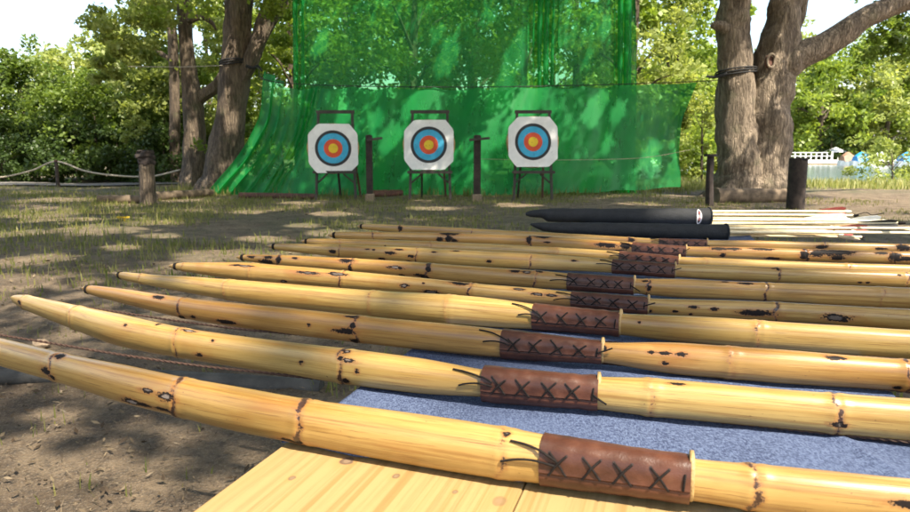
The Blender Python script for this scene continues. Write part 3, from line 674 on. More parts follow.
# ------------------------------------------------------------------ targets on their stands
def target(lab_s,lab_t,u,vc,yaw,Y,legs):
    c=PY(u,vc,Y); kx=1/F*Y
    st=thing('target_stand',lab_s,'easel',(c[0],Y,0),'stands of the targets')
    X=c[0]; zt=PY(u,113,Y)[2]; zb=PY(u,172,Y)[2]
    def B(name,p0,p1,w=.055,h=.055,mat='dark_metal',par=st):
        m=MB(); m.beam(p0,p1,w,h); return m.build(name,M[mat],par,smooth=False)
    fl,fr,bl,br=legs
    for (dx,mm) in ((fl,'dark_metal'),(fr,'dark_metal')):
        B('leg',(X+dx*kx*.9,Y+.10,zt),(X+dx*kx*1.06,Y-.12,0),mat=mm)
    for dx in (bl,br): B('leg',(X+dx*kx*.8,Y+.16,zb+.7),(X+dx*kx,Y+.75,0),.045,.045,'rust_iron' if dx>0 else 'dark_metal')
    B('top_bar',(X+fl*kx*.9-.05,Y+.10,zt+.03),(X+fr*kx*.9+.05,Y+.10,zt+.03),.06,.07)
    B('shelf_bar',(X+fl*kx-.07,Y-.13,zb),(X+fr*kx+.07,Y-.13,zb),.16,.06)
    for sx,dx in ((1,fl),(-1,fr)): B('brace',(X+dx*kx*.98,Y-.04,zb-.02-.22),(X+dx*kx*.9+sx*.2,Y-.1,zb-.04),.035,.035)
    tg=thing('archery_target',lab_t,'target',(X,Y-.05,zb+.03),'archery targets')
    ca,sa=math.cos(yaw),math.sin(yaw); tl=rad(7); ct,s_t=math.cos(tl),math.sin(tl)
    C0=np.array([X,Y-.1,c[2]])
    def W(p):   # local: x right, y away, z up  -> tilted back, turned
        x,y,z=p; y2=y*ct+z*s_t; z2=-y*s_t+z*ct
        return C0+np.array([x*ca-y2*sa,x*sa+y2*ca,z2])
    m=MB(); n=48; R=.575
    prof=[(.0,0),(.985*R,0),(R,.02),(R*1.0,.12),(R*.985,.14),(0,.14)]
    V=[];f=[]
    for (rr_,yy) in prof[1:-1]:
        for k in range(n):
            a=2*math.pi*k/n; q=rr_*(1+.006*math.sin(a*9)+.004*math.sin(a*23)); V.append(W((q*math.cos(a),yy,q*math.sin(a)*.97)))
    for i in range(3):
        for k in range(n): f.append((i*n+k,i*n+(k+1)%n,(i+1)*n+(k+1)%n,(i+1)*n+k))
    f+=[tuple(range(n)),tuple(3*n+k for k in range(n))[::-1]]
    m.add(V,f); m.build('straw_boss',M['straw'],tg)
    # paper face with cut corners and printed rings; slight paper waviness
    m=MB(); h=.545; ccut=.20; oc=[(-h,-h+ccut+.02),(-h,h-ccut-.03),(-h+ccut+.02,h),(h-ccut+.02,h),(h,h-ccut-.02),(h,-h+ccut-.01),(h-ccut,-h),(-h+ccut-.03,-h)]
    N=64
    def octr(a):
        best=9
        for k in range(8):
            x1,z1=oc[k]; x2,z2=oc[(k+1)%8]; d=(math.cos(a),math.sin(a)); ex,ez=x2-x1,z2-z1; den=d[0]*ez-d[1]*ex
            if abs(den)<1e-9: continue
            tt=(x1*ez-z1*ex)/den
            if tt>0: best=min(best,tt)
        return best
    radii=[(.105,4),(.20,3),(.325,2),(.41,1)]
    V=[W((0,-.012,0))]; f=[];mm=[]
    rings=[.105,.205,.335,.400,'o']
    for ri in rings:
        for k in range(N):
            a=2*math.pi*k/N; q=octr(a) if ri=='o' else ri
            V.append(W((q*math.cos(a),-.012-.006*math.sin(q*9+a*2),q*math.sin(a))))
    fm=[4,3,2,1,0]
    for k in range(N): f.append((0,1+k,1+(k+1)%N)); mm.append(4)
    for i in range(1,5):
        for k in range(N): f.append((1+(i-1)*N+k,1+i*N+k,1+i*N+(k+1)%N,1+(i-1)*N+(k+1)%N)); mm.append(fm[i])
    back=len(V)
    for k in range(N):
        a=2*math.pi*k/N; q=octr(a); V.append(W((q*math.cos(a),-.002,q*math.sin(a))))
    for k in range(N): f.append((1+4*N+k,back+k,back+(k+1)%N,1+4*N+(k+1)%N)); mm.append(0)
    m.v.append(np.array(V)); m.f=f; m.m=mm; m.n=len(V)
    m.v=[np.array(V)]; r2=np.random.default_rng(int(u))
    for k in range(26):
        a=r2.random()*6.28; q=.5*r2.random()**.7; m.tube([W((q*math.cos(a),-.0,q*math.sin(a))),W((q*math.cos(a),-.020,q*math.sin(a)))],.0055,6,m=1)
    m.build('target_face',[M['face_white'],M['ring_black'],M['ring_blue'],M['ring_red'],M['ring_yellow']],tg)
target('dark iron stand holding the left target','round straw target with cut-corner paper face, leftmost of the three',334,148.5,rad(11),15.5,(-17,20,0,21))
target('dark iron stand holding the middle target','round straw target with cut-corner paper face, between the two others',429,145,rad(-2),15.3,(-18,20,-9,16))
target('dark iron stand holding the right target','round straw target with cut-corner paper face, rightmost of the three',532.5,142,rad(5),15.2,(-17,18.5,-11,15))

# ------------------------------------------------------------------ posts, stumps, logs, rope fence
def armpost(lab,u,vb,w,arm,Y):
    b=PY(u,vb,Y); t=thing('bow_stand_post',lab,'post',(b[0],Y,0),'posts with a cross arm between the targets'); z=PY(u,135,Y)[2]; k=Y/F
    m=MB(); m.beam((b[0],Y,.0),(b[0],Y,z),w*k,w*k); m.build('post',M['dark_post'],t,smooth=False)
    m=MB(); m.beam((b[0]+arm[0]*k,Y-.14,z-.11),(b[0]+arm[1]*k,Y-.14,z-.07),.07,.05); m.build('cross_arm',M['dark_metal'],t,smooth=False)
    m=MB(); m.beam((b[0],Y,-.02),(b[0],Y,.16),w*k+.05,w*k+.05); m.build('foot',M['stone'],t,smooth=False)
armpost('brown post with a short arm to the right, between the left and middle targets',370,201,6,(-1,14),15.1)
armpost('brown post with a short crossbar, between the middle and right targets',477,202,7,(-8,12),14.9)
b=PZ(708,206,0); m=MB(); t=thing('small_post','thin dark post with a flat cap left of the twin trunk tree','post',(b[0],b[1],0)); k=b[1]/F
zt=PY(708,154,b[1])[2]
m.tube([(b[0]+.03,b[1],-.02),(b[0],b[1],zt*.5),(b[0],b[1],zt-.05)],[.085,.075,.07],10,bump=.06); m.build('post',M['dark_post'],t)
m=MB(); m.tube([(b[0],b[1],zt-.05),(b[0],b[1],zt)],[.13,.12],12); m.build('cap',M['dark_post'],t)
b=PZ(795,210,0); zt=PY(795,157,b[1])[2]; k=b[1]/F; t=thing('notched_post','thick dark post with a notched top right of the twin trunk tree','post',(b[0],b[1],0))
m=MB(); n=24; V=[];f=[]; zz=[-.03,.3,.6,.85,zt-.06]
for i,z in enumerate(zz+['t']):
    for q in range(n):
        a=2*math.pi*q/n; rr_=.158*(1+.04*nz(math.cos(a)*2,math.sin(a)*2,i*.5)) 
        zv=z if z!='t' else zt-.02+.03*nz(math.cos(a)*3,math.sin(a)*3,7)-(.09 if abs(((a-4.9+math.pi)%(2*math.pi))-math.pi)<.28 else 0)
        V.append((b[0]+rr_*math.cos(a),b[1]+rr_*math.sin(a),zv))
for q in range(n):
    a=2*math.pi*q/n; V.append((b[0]+.10*math.cos(a),b[1]+.10*math.sin(a),V[5*n+q][2]-.01))
for q in range(n):
    a=2*math.pi*q/n; V.append((b[0]+.09*math.cos(a),b[1]+.09*math.sin(a),zt-.25))
for i in range(7):
    for q in range(n): f.append((i*n+q,i*n+(q+1)%n,(i+1)*n+(q+1)%n,(i+1)*n+q))
f.append(tuple(7*n+q for q in range(n))); m.add(V,f); m.build('post',M['dark_post'],t)
b=PZ(148,204,0); Y=b[1]; zt=PY(148,150,Y)[2]; t=thing('stump_post','short brown log post with a chewed thicker top left of the tree trunks','post',(b[0],Y,0))
m=MB(); rough_tube(m,[(b[0],Y,-.05),(b[0]+.01,Y,.3),(b[0]+.02,Y,.65),(b[0]+.03,Y,.83)],[.165,.158,.15,.15],18,26,.10,3); m.build('post',M['bark_dark'],t)
m=MB(); rough_tube(m,[(b[0]+.03,Y,.80),(b[0]+.03,Y,.95),(b[0]+.03,Y,zt-.03),(b[0]+.03,Y,zt)],[.145,.165,.160,.12],20,22,.45,5); m.build('post_top',M['dark_post'],t)
def log(lab,u0,v0,u1,v1,r_,mat='log_wood',seed=0,Y=None,name='log',grp=None):
    if Y: p0=PY(u0,v0,Y); p1=PY(u1,v1,Y)
    else: p0=PZ(u0,v0,0); p1=PZ(u1,v1,0)
    p0[2]=r_*.8;p1[2]=r_*.8; m=MB(); mid=(p0+p1)/2+[0,.03,.0]
    rough_tube(m,[p0,mid,p1],[r_*1.05,r_,r_*.9],14,30,.10,seed)
    o=m.build(name,M[mat],None,loc=((p0+p1)/2)*[1,1,0]); tag(o,lab,'log',grp); return o
log('sawn log lying in front of the twin trunk tree',715,203,784,202,.17,seed=1)
log('low sunlit log lying left of the stump post',98,203,146,202.5,.09,seed=2)
log('crooked sunlit log lying between the stump post and the net',155,200,212,196,.10,seed=3)
log('long thin log along the foot of the low net left of the left target',240,198,316,199,.07,'rust_iron',seed=4)
log('short reddish log at the foot of the net beside the first brown post',372,197,402,196,.09,'rust_iron',seed=5)
log('weathered grey pole lying on the ground under the bow tips',-40,381,322,396,.042,'old_log',seed=6,name='ground_pole')
for i,(u,v,s_,mt,lab) in enumerate([(768,193,.14,'collar_wood','orange brown broken brick on the roots of the twin trunk tree'),(781,190,.17,'log_wood','split log end leaning on the roots of the twin trunk tree'),(778,198,.15,'face_white','pale stone beside the sawn log'),(42,347,.035,'stone','small tan stone on the ground behind the nearest bow')]):
    p=PZ(u,v,0); m=MB(); r2=np.random.default_rng(i+5); n=10
    V=[];f=[]
    for a in range(5):
        for q in range(n):
            th=2*math.pi*q/n; el=-math.pi/2+math.pi*(a+.5)/5; rr_=s_*(1+.25*r2.normal()*.5); V.append((p[0]+1.3*rr_*math.cos(el)*math.cos(th),p[1]+rr_*math.cos(el)*math.sin(th),s_*.5+rr_*.75*math.sin(el)))
    for a in range(4):
        for q in range(n): f.append((a*n+q,a*n+(q+1)%n,(a+1)*n+(q+1)%n,(a+1)*n+q))
    f+=[tuple(range(n))[::-1],tuple(4*n+q for q in range(n))]; m.add(V,f); tag(m.build('stone' if i!=1 else 'log_end',M[mt]),lab,'stone' if i!=1 else 'log')
p=PY(56,161,22); fp=thing('rope_fence_post','thin dark fence post carrying the pale rope in front of the hedge','post',(p[0],22,0))
m=MB(); m.tube([(p[0],22,-.05),(p[0],22,p[2])],[.06,.05],8); m.build('post',M['dark_post'],fp); m=MB(); m.tube([(p[0],22,p[2]-.02),(p[0],22,p[2]+.04)],[.07,.05],8); m.build('cap',M['rust_iron'],fp)
rope('fence_rope','pale rope sagging from the fence post across the left side',[PY(-60,168,21),PY(-8,177.5,21.5),PY(30,171,22),PY(56,161.5,22),PY(85,171,22),PY(115,175.5,22),PY(150,176.5,22),PY(180,170,21.3)],.028,'rope_pale',70)
m=MB()
for k in range(9):
    a=k*.7; p=PZ(124+math.cos(a)*5*(k%3)/2,222.5,0); 
    m.tube([p*[1,1,0]+[0,0,.02],p*[1,1,0]+[0,0,.07]],[.004,.004],5); m.tube([p*[1,1,0]+[0,0,.07],p*[1,1,0]+[0,0,.09]],[.03,.036],8)
tag(m.build('dandelion',M['yellow_petal']),'small patch of yellow flowers in the grass','flower')

# ------------------------------------------------------------------ grass, litter
def blades(n,posf,hf,wd,seed,lean=.35):
    r=np.random.default_rng(seed); P=posf(n,r); n=len(P); H=hf(n,r,P); th=r.random(n)*6.28; a=np.stack([np.cos(th),np.sin(th),0*th],1)
    l=r.random(n)*6.28; L=np.stack([np.cos(l),np.sin(l),0*l],1)*(H*lean*r.random(n))[:,None]
    w=(wd*(.6+.8*r.random(n)))[:,None]; up=np.array([0,0,1.])
    V=np.stack([P-a*w,P+a*w,P+L*.35+up*(H*.6)[:,None]+a*w*.7,P+L*.35+up*(H*.6)[:,None]-a*w*.7,P+L+up*H[:,None]+a*w*.12,P+L+up*H[:,None]-a*w*.12],1)
    V=V.reshape(-1,3); b=np.arange(n)[:,None]*6; Qd=np.concatenate([b+[0,1,2,3],b+[3,2,4,5]]); return V,Qd,np.repeat(r.random(n),6)
def on(P): P[:,2]=hgt(P[:,0],P[:,1])-.01; return P
def tufts(x0,x1,y0,y1,nt,per,sp):
    def f(n,r):
        c=np.stack([r.uniform(x0,x1,nt),r.uniform(y0,y1,nt),np.zeros(nt)],1)
        c=c[[nz(q[0]*.5,q[1]*.5,9)>-.12 for q in c]]
        P=np.repeat(c,per,0); P=P+r.normal(size=P.shape)*[sp,sp,0]; return on(P)
    return f
parts=[blades(0,tufts(-14,9,5.0,17,2200,26,.24),lambda n,r,P:.025+.07*r.random(n)**1.5,.006,31),
       blades(0,tufts(-14,-2,7.0,21,900,24,.28),lambda n,r,P:.03+.12*r.random(n)**1.6,.007,32),
       blades(0,tufts(-4.5,2,1.8,8,260,14,.08),lambda n,r,P:.015+.055*r.random(n)**1.5,.0028,33),
       blades(0,tufts(-8,8,16.3,20,260,16,.15),lambda n,r,P:.08+.2*r.random(n),.01,34)]
def some(n,r):
    P=[]
    for (u,v,k) in [(42,277,10),(146,262,16),(152,262,9),(158,262,12),(250,268,8),(264,268,10),(272,268,5),(106,276,6),(10,208,30),(75,214,60),(95,216,50),(115,214,40),(330,396,14),(345,400,12),(400,372,14),(430,366,10),(902,398,16)]:
        c=PZ(u,v,0); P.append(c+r.normal(size=(k,3))*[.03+.012*c[1],.02+.01*c[1],0])
    return on(np.vstack(P))
parts.append(blades(0,some,lambda n,r,P:.05+.02*P[:,1]*r.random(n),.0035,35,.5))
def jl(parts,name,mat,lab,cat='grass'):
    V=[];Qs=[];T=[];k=0
    for v,q,t_ in parts: V.append(v);Qs.append(q+k);T.append(t_);k+=len(v)
    tag(raw_mesh(name,np.vstack(V),np.vstack(Qs),M[mat],None,{'tint':np.concatenate(T)}),lab,cat,kind='stuff')
jl(parts,'grass','grass_blade','short dry grass tufts scattered over the forest floor')
def bank(n,r):
    x=r.uniform(3.5,24,13000); y=r.uniform(19.2,27,13000); P=np.stack([x,y,0*x],1); return on(P[(y>20.2+.5*np.sin(x*.9))])
jl([blades(0,bank,lambda n,r,P:(.10+.24*r.random(n)**1.3)*np.clip((P[:,1]-19)/2.0,.3,1)*np.clip((27.5-P[:,1])/4,.3,1),.016,36,.4)],'bank_grass','bank_blade','tall sunlit grass on the river bank')
def litter(n,r):
    y=np.concatenate([1.3+5*r.random(48000)**1.5,6+10*r.random(16000)]); x=(r.random(len(y))-.62)*(y*1.5+1.5); return x,y
r=np.random.default_rng(50); x,y=litter(0,r); n=len(x)
P=np.stack([x,y,hgt(x,y)+.008+.012*r.random(n)],1)
Ls=(.003+.015*r.random(n)**3)*(1+.12*y); Ws=Ls*np.where(r.random(n)<.72,.08,.36)
th=r.random(n)*6.28; a=np.stack([np.cos(th),np.sin(th),r.normal(size=n)*.25],1); b=np.stack([-np.sin(th),np.cos(th),r.normal(size=n)*.4],1)
V=np.stack([P-a*Ls[:,None],P+b*Ws[:,None],P+a*Ls[:,None],P-b*Ws[:,None]],1).reshape(-1,3)
tag(raw_mesh('leaf_litter',V,np.arange(4*n).reshape(-1,4),M['litter_bits'],None,{'tint':np.repeat(r.random(n)**1.6,4)}),'dry leaves, straw and twigs littering the soil','litter',kind='stuff')

# ------------------------------------------------------------------ table and cloth
ZT=.755
th_=math.atan((678-455)/F*cp); tv=np.array([math.sin(th_),math.cos(th_),0]); cv=np.array([math.cos(th_),-math.sin(th_),0])
pl=PZ(285,443,ZT); c_left=float(pl@cv); pr=PZ(889,391,ZT); c_right=float(pr@cv)
t_near=.20; t_far=2.62
tb_=thing('table','long pine board table running away from the camera','table',tuple(tv*(t_near+t_far)/2+cv*(c_left+c_right)/2))
tb_.rotation_euler=(0,0,-th_)
_tc=tv*(t_near+t_far)/2+cv*(c_left+c_right)/2
KNOTS=[]
for (u,v,kr,ka) in ((347,461,.006,1.0),(396,476,.0035,.8),(500,501,.006,.5),(292,478,.003,.8),(455,492,.0025,.7)):
    _p=PZ(u,v,ZT)-_tc; KNOTS.append((float(_p@cv),float(_p@tv),kr,ka))
pine()
def local_box(name,c,t0,t1,c0,c1,z0,z1,mat,bev=.002):
    m=MB(); m.box(((c0+c1)/2,(t0+t1)/2,(z0+z1)/2),(c1-c0,t1-t0,z1-z0),bev=bev)
    return m
cm=(c_left+c_right)/2; tm=(t_near+t_far)/2
def tpart(name,mb,mat):
    me_o=mb.build(name,M[mat],None,smooth=False); me_o.parent=tb_; return me_o
W2=(c_right-c_left)/2; TL2=(t_far-t_near)/2
seams=[-W2,-W2+.212,-W2+.40,W2]
for i in range(3):
    m=MB(); m.box(((seams[i]+seams[i+1])/2,0,ZT-.0135),(seams[i+1]-seams[i]-.0008,2*TL2,.027),bev=.0012); tpart('board',m,'pine')
for y in (-TL2+.3,TL2-.3):
    m=MB(); m.box((0,y,ZT-.045),(2*W2-.08,.07,.034)); tpart('crossbar',m,'pine')
    for x in (-W2+.09,W2-.09): m=MB(); m.beam((x,y,ZT-.062),(x,y,0),.035,.035); tpart('leg',m,'grey_metal')
# cloth (a sheet with a soft wavy near edge)
tc0=float(PZ(573,489,ZT)@tv); nu_,nv_=150,260; V=[]
for j in range(nv_+1):
    for i in range(nu_+1):
        s=i/nu_; q=j/nv_; c=c_left+.001+(c_right-c_left-.002)*s
        near=tc0+.004*math.sin(s*31)+.007*nz(s*6,2.2)+.012*max(0,(s-.30))*1 -.0
        tt=near+(t_far-.012-near)*q
        z=ZT+.0022+.0016*nz(c*14,tt*9,1)+.001*nz(c*40,tt*30,4)
        z+=.0055*math.exp(-((c-.37-.25*(tt-.55))/.006)**2)*math.exp(-((tt-.62)/.12)**2)+.004*math.exp(-((c-.16+.4*(tt-.6))/.007)**2)*math.exp(-((tt-.60)/.09)**2)+.0035*math.exp(-((tt-tc0-.05-.10*(c-.2))/.006)**2)*math.exp(-((c-.42)/.13)**2)
        if q<.02: z+=.0035*(1-q/.02)*(.5+.5*math.sin(s*45+3*nz(s*9,1)))
        V.append(cv*c+tv*tt+[0,0,max(z,ZT+.0008)])
k=nu_+1; Qd=[(j*k+i,j*k+i+1,(j+1)*k+i+1,(j+1)*k+i) for j in range(nv_) for i in range(nu_)]
cl=raw_mesh('denim_cloth',V,Qd,M['denim'],smooth=True)
sm=cl.modifiers.new('thickness','SOLIDIFY'); sm.thickness=.0012; sm.offset=-1
# denim texture follows the table direction
tag(cl,'blue denim cloth spread under the bamboo bows on the table','cloth')

# ------------------------------------------------------------------ bows
ZA=ZT+.0035+.0185
def gsm(a,sig,step):
    a=np.asarray(a,float); k=int(3*sig/step)+1; w=np.exp(-.5*(np.arange(-k,k+1)*step/sig)**2); w/=w.sum()
    if a.ndim==1: a=a[:,None]; fl=True
    else: fl=False
    l=2*a[0]-a[1:k+1][::-1]; r_=2*a[-1]-a[-k-1:-1][::-1]; p=np.vstack([l,a,r_])
    o=np.stack([np.convolve(p[:,i],w,'valid') for i in range(a.shape[1])],1)
    return o[:,0] if fl else o
def bow(label,body,lea,nodes,marks,tone,seed,left_extra=0,tip_r=.55,whip=True,dz=0,xs_=4,axis_z=None,lean=0,bstr=True):
    r=np.random.default_rng(seed); za=ZA+dz
    # measured outline -> centre line on the table plane and half width
    C=[];R=[];U=[]
    for (u,v0,v1) in body:
        p=PZ(u,(v0+v1)/2,za); dep=(p[1]*cp-(p[2]-CH)*sp); el=math.atan2(CH-za,math.hypot(p[0],p[1]))
        C.append(p); R.append((v1-v0)/2*dep/F/math.sqrt(math.cos(el)**2+.6*math.sin(el)**2)); U.append(u)
    C=np.array(C);R=np.array(R)
    L=np.concatenate([[0],np.cumsum(np.linalg.norm(np.diff(C,axis=0),axis=1))]); step=.0025
    s=np.arange(0,L[-1],step); 
    P=np.stack([np.interp(s,L,C[:,i]) for i in range(3)],1); P=gsm(P,.05,step); P[:,2]=za
    RR=gsm(np.interp(s,L,R),.009,step)
    def pix_s(u):       # image column -> arc length
        d=P-[0,0,CH]; zc=d[:,1]*cp-d[:,2]*sp; uu=455+F*d[:,0]/zc
        return float(np.interp(u,uu,s))
    sg0,sg1=pix_s(lea[0]),pix_s(lea[3]); sm_=(sg0+sg1)/2
    # continue the right limb as the mirror image of the left one
    T=np.gradient(P,axis=0); hd=np.unwrap(np.arctan2(T[:,1],T[:,0])); hd=gsm(hd,.04,step)
    half=sm_+left_extra; nR=int((sm_+half-s[-1])/step)
    h0=np.interp(sm_,s,hd); he=hd[-1]; sd=s[-1]-sm_
    hdL=lambda d: np.interp(sm_-d,s,hd) if sm_-d>=0 else hd[0]+(hd[0]-np.interp(.3,s,hd))*(d-sm_)/.3*.6
    ext=[];rx=[];p=P[-1].copy()
    for k in range(max(nR,1)):
        d=sd+k*step; h=he-(hdL(d)-hdL(sd)); h=2*0+he+((hdL(sd)-hdL(d)))
        p=p+step*np.array([math.cos(h),math.sin(h),0]); ext.append(p.copy()); q=d/half; rx.append(min(RR[-1]*1.02,.021*(1-max(0,q-.35)**1.4*1.1)+.0))
    P=np.vstack([P,ext]); RR=np.concatenate([RR,rx])
    if left_extra:
        pre=[];rp=[];p=P[0].copy(); k=int(left_extra/step)
        for i in range(k):
            d=i*step; h=hd[0]-.35*d/.4*1.0; p=p-step*np.array([math.cos(h),math.sin(h),0]); pre.append(p.copy()); rp.append(max(.006,RR[0]-.010*(i/k)**1.3))
        P=np.vstack([pre[::-1],P]); RR=np.concatenate([rp[::-1],RR]); off=k*step
    else: off=0
    RR=gsm(RR,.012,step); n=len(P); s=np.arange(n)*step-off; 
    # rounded tips
    dl=s-s[0]; dr=s[-1]-s
    for dd in (dl,dr): RR=RR*np.clip((dd+.0012)/.010,0,1)**.42
    RR=np.maximum(RR,.0008)
    T=np.gradient(P,axis=0); T/=np.linalg.norm(T,axis=1)[:,None]; Nn=np.stack([T[:,1],-T[:,0],0*T[:,0]],1)  # towards the camera side
    # slight natural swellings, joints
    rb=RR.copy(); nds=[(pix_s(u) if u>=0 else None,dk,wd) for (u,dk,wd) in nodes]
    q=max([a[0] for a in nds])+.21
    while q<s[-1]-.05: nds.append((q,.7*r.random()+.3,1)); q+=.19+.08*r.random()
    for (sn,dk,wd) in nds:
        rb+= .0010*np.exp(-((s-sn+.002)/.0045)**2)-.0007*np.exp(-((s-sn-.0015)/.0014)**2)*(.4+dk)+.0006*np.exp(-((s-sn-.006)/.004)**2)
    rb+=np.array([.0006*nz(x*9,seed*3.3) for x in s])*np.clip(RR/.012,0,1)
    ng=40; ph=np.linspace(-math.pi,math.pi,ng,endpoint=False)   # phi 0 faces the camera side, +90 up
    def surf(s_,phi,o=0.0,rr=None):
        i=np.clip((np.asarray(s_)-s[0])/step,0,n-1.001); i0=i.astype(int) if hasattr(i,'astype') else int(i); f=i-i0
        f_=np.asarray(f)[...,None]; p=P[i0]*(1-f_)+P[i0+1]*f_; nn=Nn[i0]*(1-f_)+Nn[i0+1]*f_
        rr=(rb[i0]*(1-f)+rb[i0+1]*f) if rr is None else rr
        c_,s__=np.cos(phi),np.sin(phi); e=2/2.35
        x=np.sign(c_)*np.abs(c_)**e*.80; z=np.sign(s__)*np.abs(s__)**e
        return p+nn*((rr*x+o*c_)[...,None])+np.array([0,0,1.])*((rr*z+o*s__)[...,None])
    SS,PH=np.meshgrid(s,ph,indexing='ij'); V=surf(SS.ravel(),PH.ravel()); sr=SS.ravel(); pr_=PH.ravel(); rl=np.repeat(rb,ng)
    # marks given by their place in the photograph -> surface coordinates (s, phi)
    burn=np.full(len(sr),-1.0); bc=np.zeros(len(sr)); nodef=np.full(len(sr),-1.0)
    bu=np.array([b_[0] for b_ in body]); bt=np.array([b_[1] for b_ in body]); bb=np.array([b_[2] for b_ in body])
    for mk in marks:
        u,v,wpx,hpx=mk[:4]; pale=mk[4] if len(mk)>4 else 0
        s0=pix_s(u); t0=np.interp(u,bu,bt); t1=np.interp(u,bu,bb); fr=(v-(t0+t1)/2)/((t1-t0)/2)
        p=PZ(u,v,za); el=math.atan2(CH-za,math.hypot(p[0],p[1])); dep=p[1]*cp-(p[2]-CH)*sp
        pc=el+math.asin(max(-.97,min(.97,-fr))); 
        ws=max(.003,abs(pix_s(u+wpx/2)-pix_s(u-wpx/2))/2); hh=max(.0022,hpx*dep/F/2/max(.35,math.cos(pc-el)))
        dph=(pr_-pc+math.pi)%(2*math.pi)-math.pi; dph=dph*rl
        d=np.sqrt(((sr-s0)/ws)**2+(dph/hh)**2); val=1.25-d*1.0
        m_=val>burn; burn=np.where(m_,val,burn); bc=np.where(m_,pale,bc)
    for (sn,dk,wd) in nds:
        wav=.0022*np.sin(pr_*2+seed)+.0014*np.sin(pr_*5+seed*2+sn*40); w_=.0030*wd
        nodef=np.maximum(nodef,(1.0-np.abs(sr-sn-wav)/w_*.8)*(.42+.58*dk)-.10+.18*dk*np.sin(pr_*3+sn*50))
    idx=np.arange(n*ng).reshape(n,ng); A=idx; B=np.roll(idx,-1,1)
    Qd=np.stack([A[:-1],A[1:],B[1:],B[:-1]],-1).reshape(-1,4)
    pmid=P[np.argmin(abs(s-sm_))]
    t=thing('bamboo_bow',label,'bow',(pmid[0],pmid[1],za-.02),'bamboo longbows laid across the table')
    o=raw_mesh('bow_stave',V,Qd,M['bamboo'],t,{'burn':burn,'burnc':bc,'nodef':nodef,'tone':np.full(len(sr),tone),'sc':np.stack([sr+seed*3.1,pr_*rl,0*sr],1)},smooth=True)
    # leather grip: thin sleeve with a raised overlap seam
    pL=PZ(lea[0],(lea[1]+lea[2])/2,za); dep=pL[1]*cp-(pL[2]-CH)*sp; el=math.atan2(CH-za,math.hypot(pL[0],pL[1]))
    pR_=PZ(lea[3],(lea[4]+lea[5])/2,za); depR=pR_[1]*cp-(pR_[2]-CH)*sp
    kf=1/math.sqrt(math.cos(el)**2+.6*math.sin(el)**2)
    rl0=(lea[2]-lea[1])/2*dep/F*kf; rl1=(lea[5]-lea[4])/2*depR/F*kf
    base_r=lambda x: float(np.interp(x,s,rb))
    gm=42; gl=np.linspace(sg0,sg1,gm); gr_=np.maximum(np.interp(gl,[sg0,sg1],[rl0,rl1]),[base_r(x)+.0016 for x in gl]); gr_=np.minimum(gr_,.0235)
    gr_+= .00015*np.sin(gl*330+seed)+.0005*np.array([nz(x*90,seed) for x in gl])
    ng2=56; ph2=np.linspace(-math.pi,math.pi,ng2,endpoint=False); seam=-.16
    def seamoff(p): 
        d=(p-seam); return np.where((d>-.07)&(d<.0),-.0012,0)+np.where((d>=.0)&(d<.16),.0007,0)
    S2,P2=np.meshgrid(gl,ph2,indexing='ij'); gf=np.repeat(gr_,ng2)
    e=2/2.35
    def gs(s_,phi,rr,o=0): return surf(np.asarray(s_,float),np.asarray(phi,float),o,rr)
    V=[gs(S2.ravel(),P2.ravel(),gf+seamoff(P2.ravel())+.0004*np.array([nz(a*70,b*2,seed) for a,b in zip(S2.ravel(),P2.ravel())]))]
    i1=gs(np.full(ng2,sg0+.0003),ph2,np.full(ng2,max(base_r(sg0)*.96,.002))); i2=gs(np.full(ng2,sg1-.0003),ph2,np.full(ng2,max(base_r(sg1)*.96,.002)))
    V=np.vstack([i1]+V+[i2]); idx=np.arange(len(V)).reshape(gm+2,ng2); A=idx;B=np.roll(idx,-1,1); Qd=np.stack([A[:-1],A[1:],B[1:],B[:-1]],-1).reshape(-1,4)
    g=raw_mesh('leather_grip',V,Qd,M['leather'],t,smooth=True); g.data.set_sharp_from_angle(angle=rad(50))
    # X lacing
    GL=sg1-sg0; pc0=.20; hw=.36; mb=MB(); hm=MB()
    def cord(sa,pa,sb,pb,lift=.0004,rr=.00085,nn=9,ou=0.0):
        q=np.linspace(0,1,nn); ss_=sa+(sb-sa)*q; pp=pa+(pb-pa)*q; g_=np.interp(ss_,gl,gr_)
        mb.tube(gs(ss_,pp,g_,lift+.0006*np.sin(q*math.pi)+ou),rr,6)
    cell=GL/(xs_+.55); wx=cell*.27
    for k in range(xs_):
        c0=sg0+cell*(k+.62)+r.normal()*.0014; j1,j2=r.normal(size=2)*.07
        cord(c0-wx,pc0+hw+j1,c0+wx,pc0-hw+j2); cord(c0+wx,pc0+hw-j1,c0-wx,pc0-hw,ou=.0008)
        for a,b_ in ((-wx,hw+j1),(wx,hw-j1),(wx,-hw+j2),(-wx,-hw)):
            g_=float(np.interp(c0+a,gl,gr_)); hm.tube(gs([c0+a,c0+a],[pc0+b_*1.06]*2,np.array([g_-.0005,g_+.0003])),.0011,6)
    c0=sg1-cell*.16; cord(c0,pc0+hw*.75,c0-.001,pc0-hw*.9)
    # loose tails at the left end
    for (dx,p0_,p1_) in ((.020+.010*r.random(),.30,.75+.35*r.random()),(.016+.016*r.random(),.12,-.1+.45*r.random())):
        q=np.linspace(0,1,10); ss_=sg0+.012-(dx+.012)*q; pp=p0_*(1-q)+p1_*q+.14*np.sin(q*3.1); g_=np.where(ss_>sg0,np.interp(ss_,gl,gr_),0); bse=np.interp(ss_,s,rb)
        mb.tube(gs(ss_,pp,np.maximum(bse,g_*(ss_>sg0)),.0011+.0010*np.sin(q*math.pi)),.0009,6)
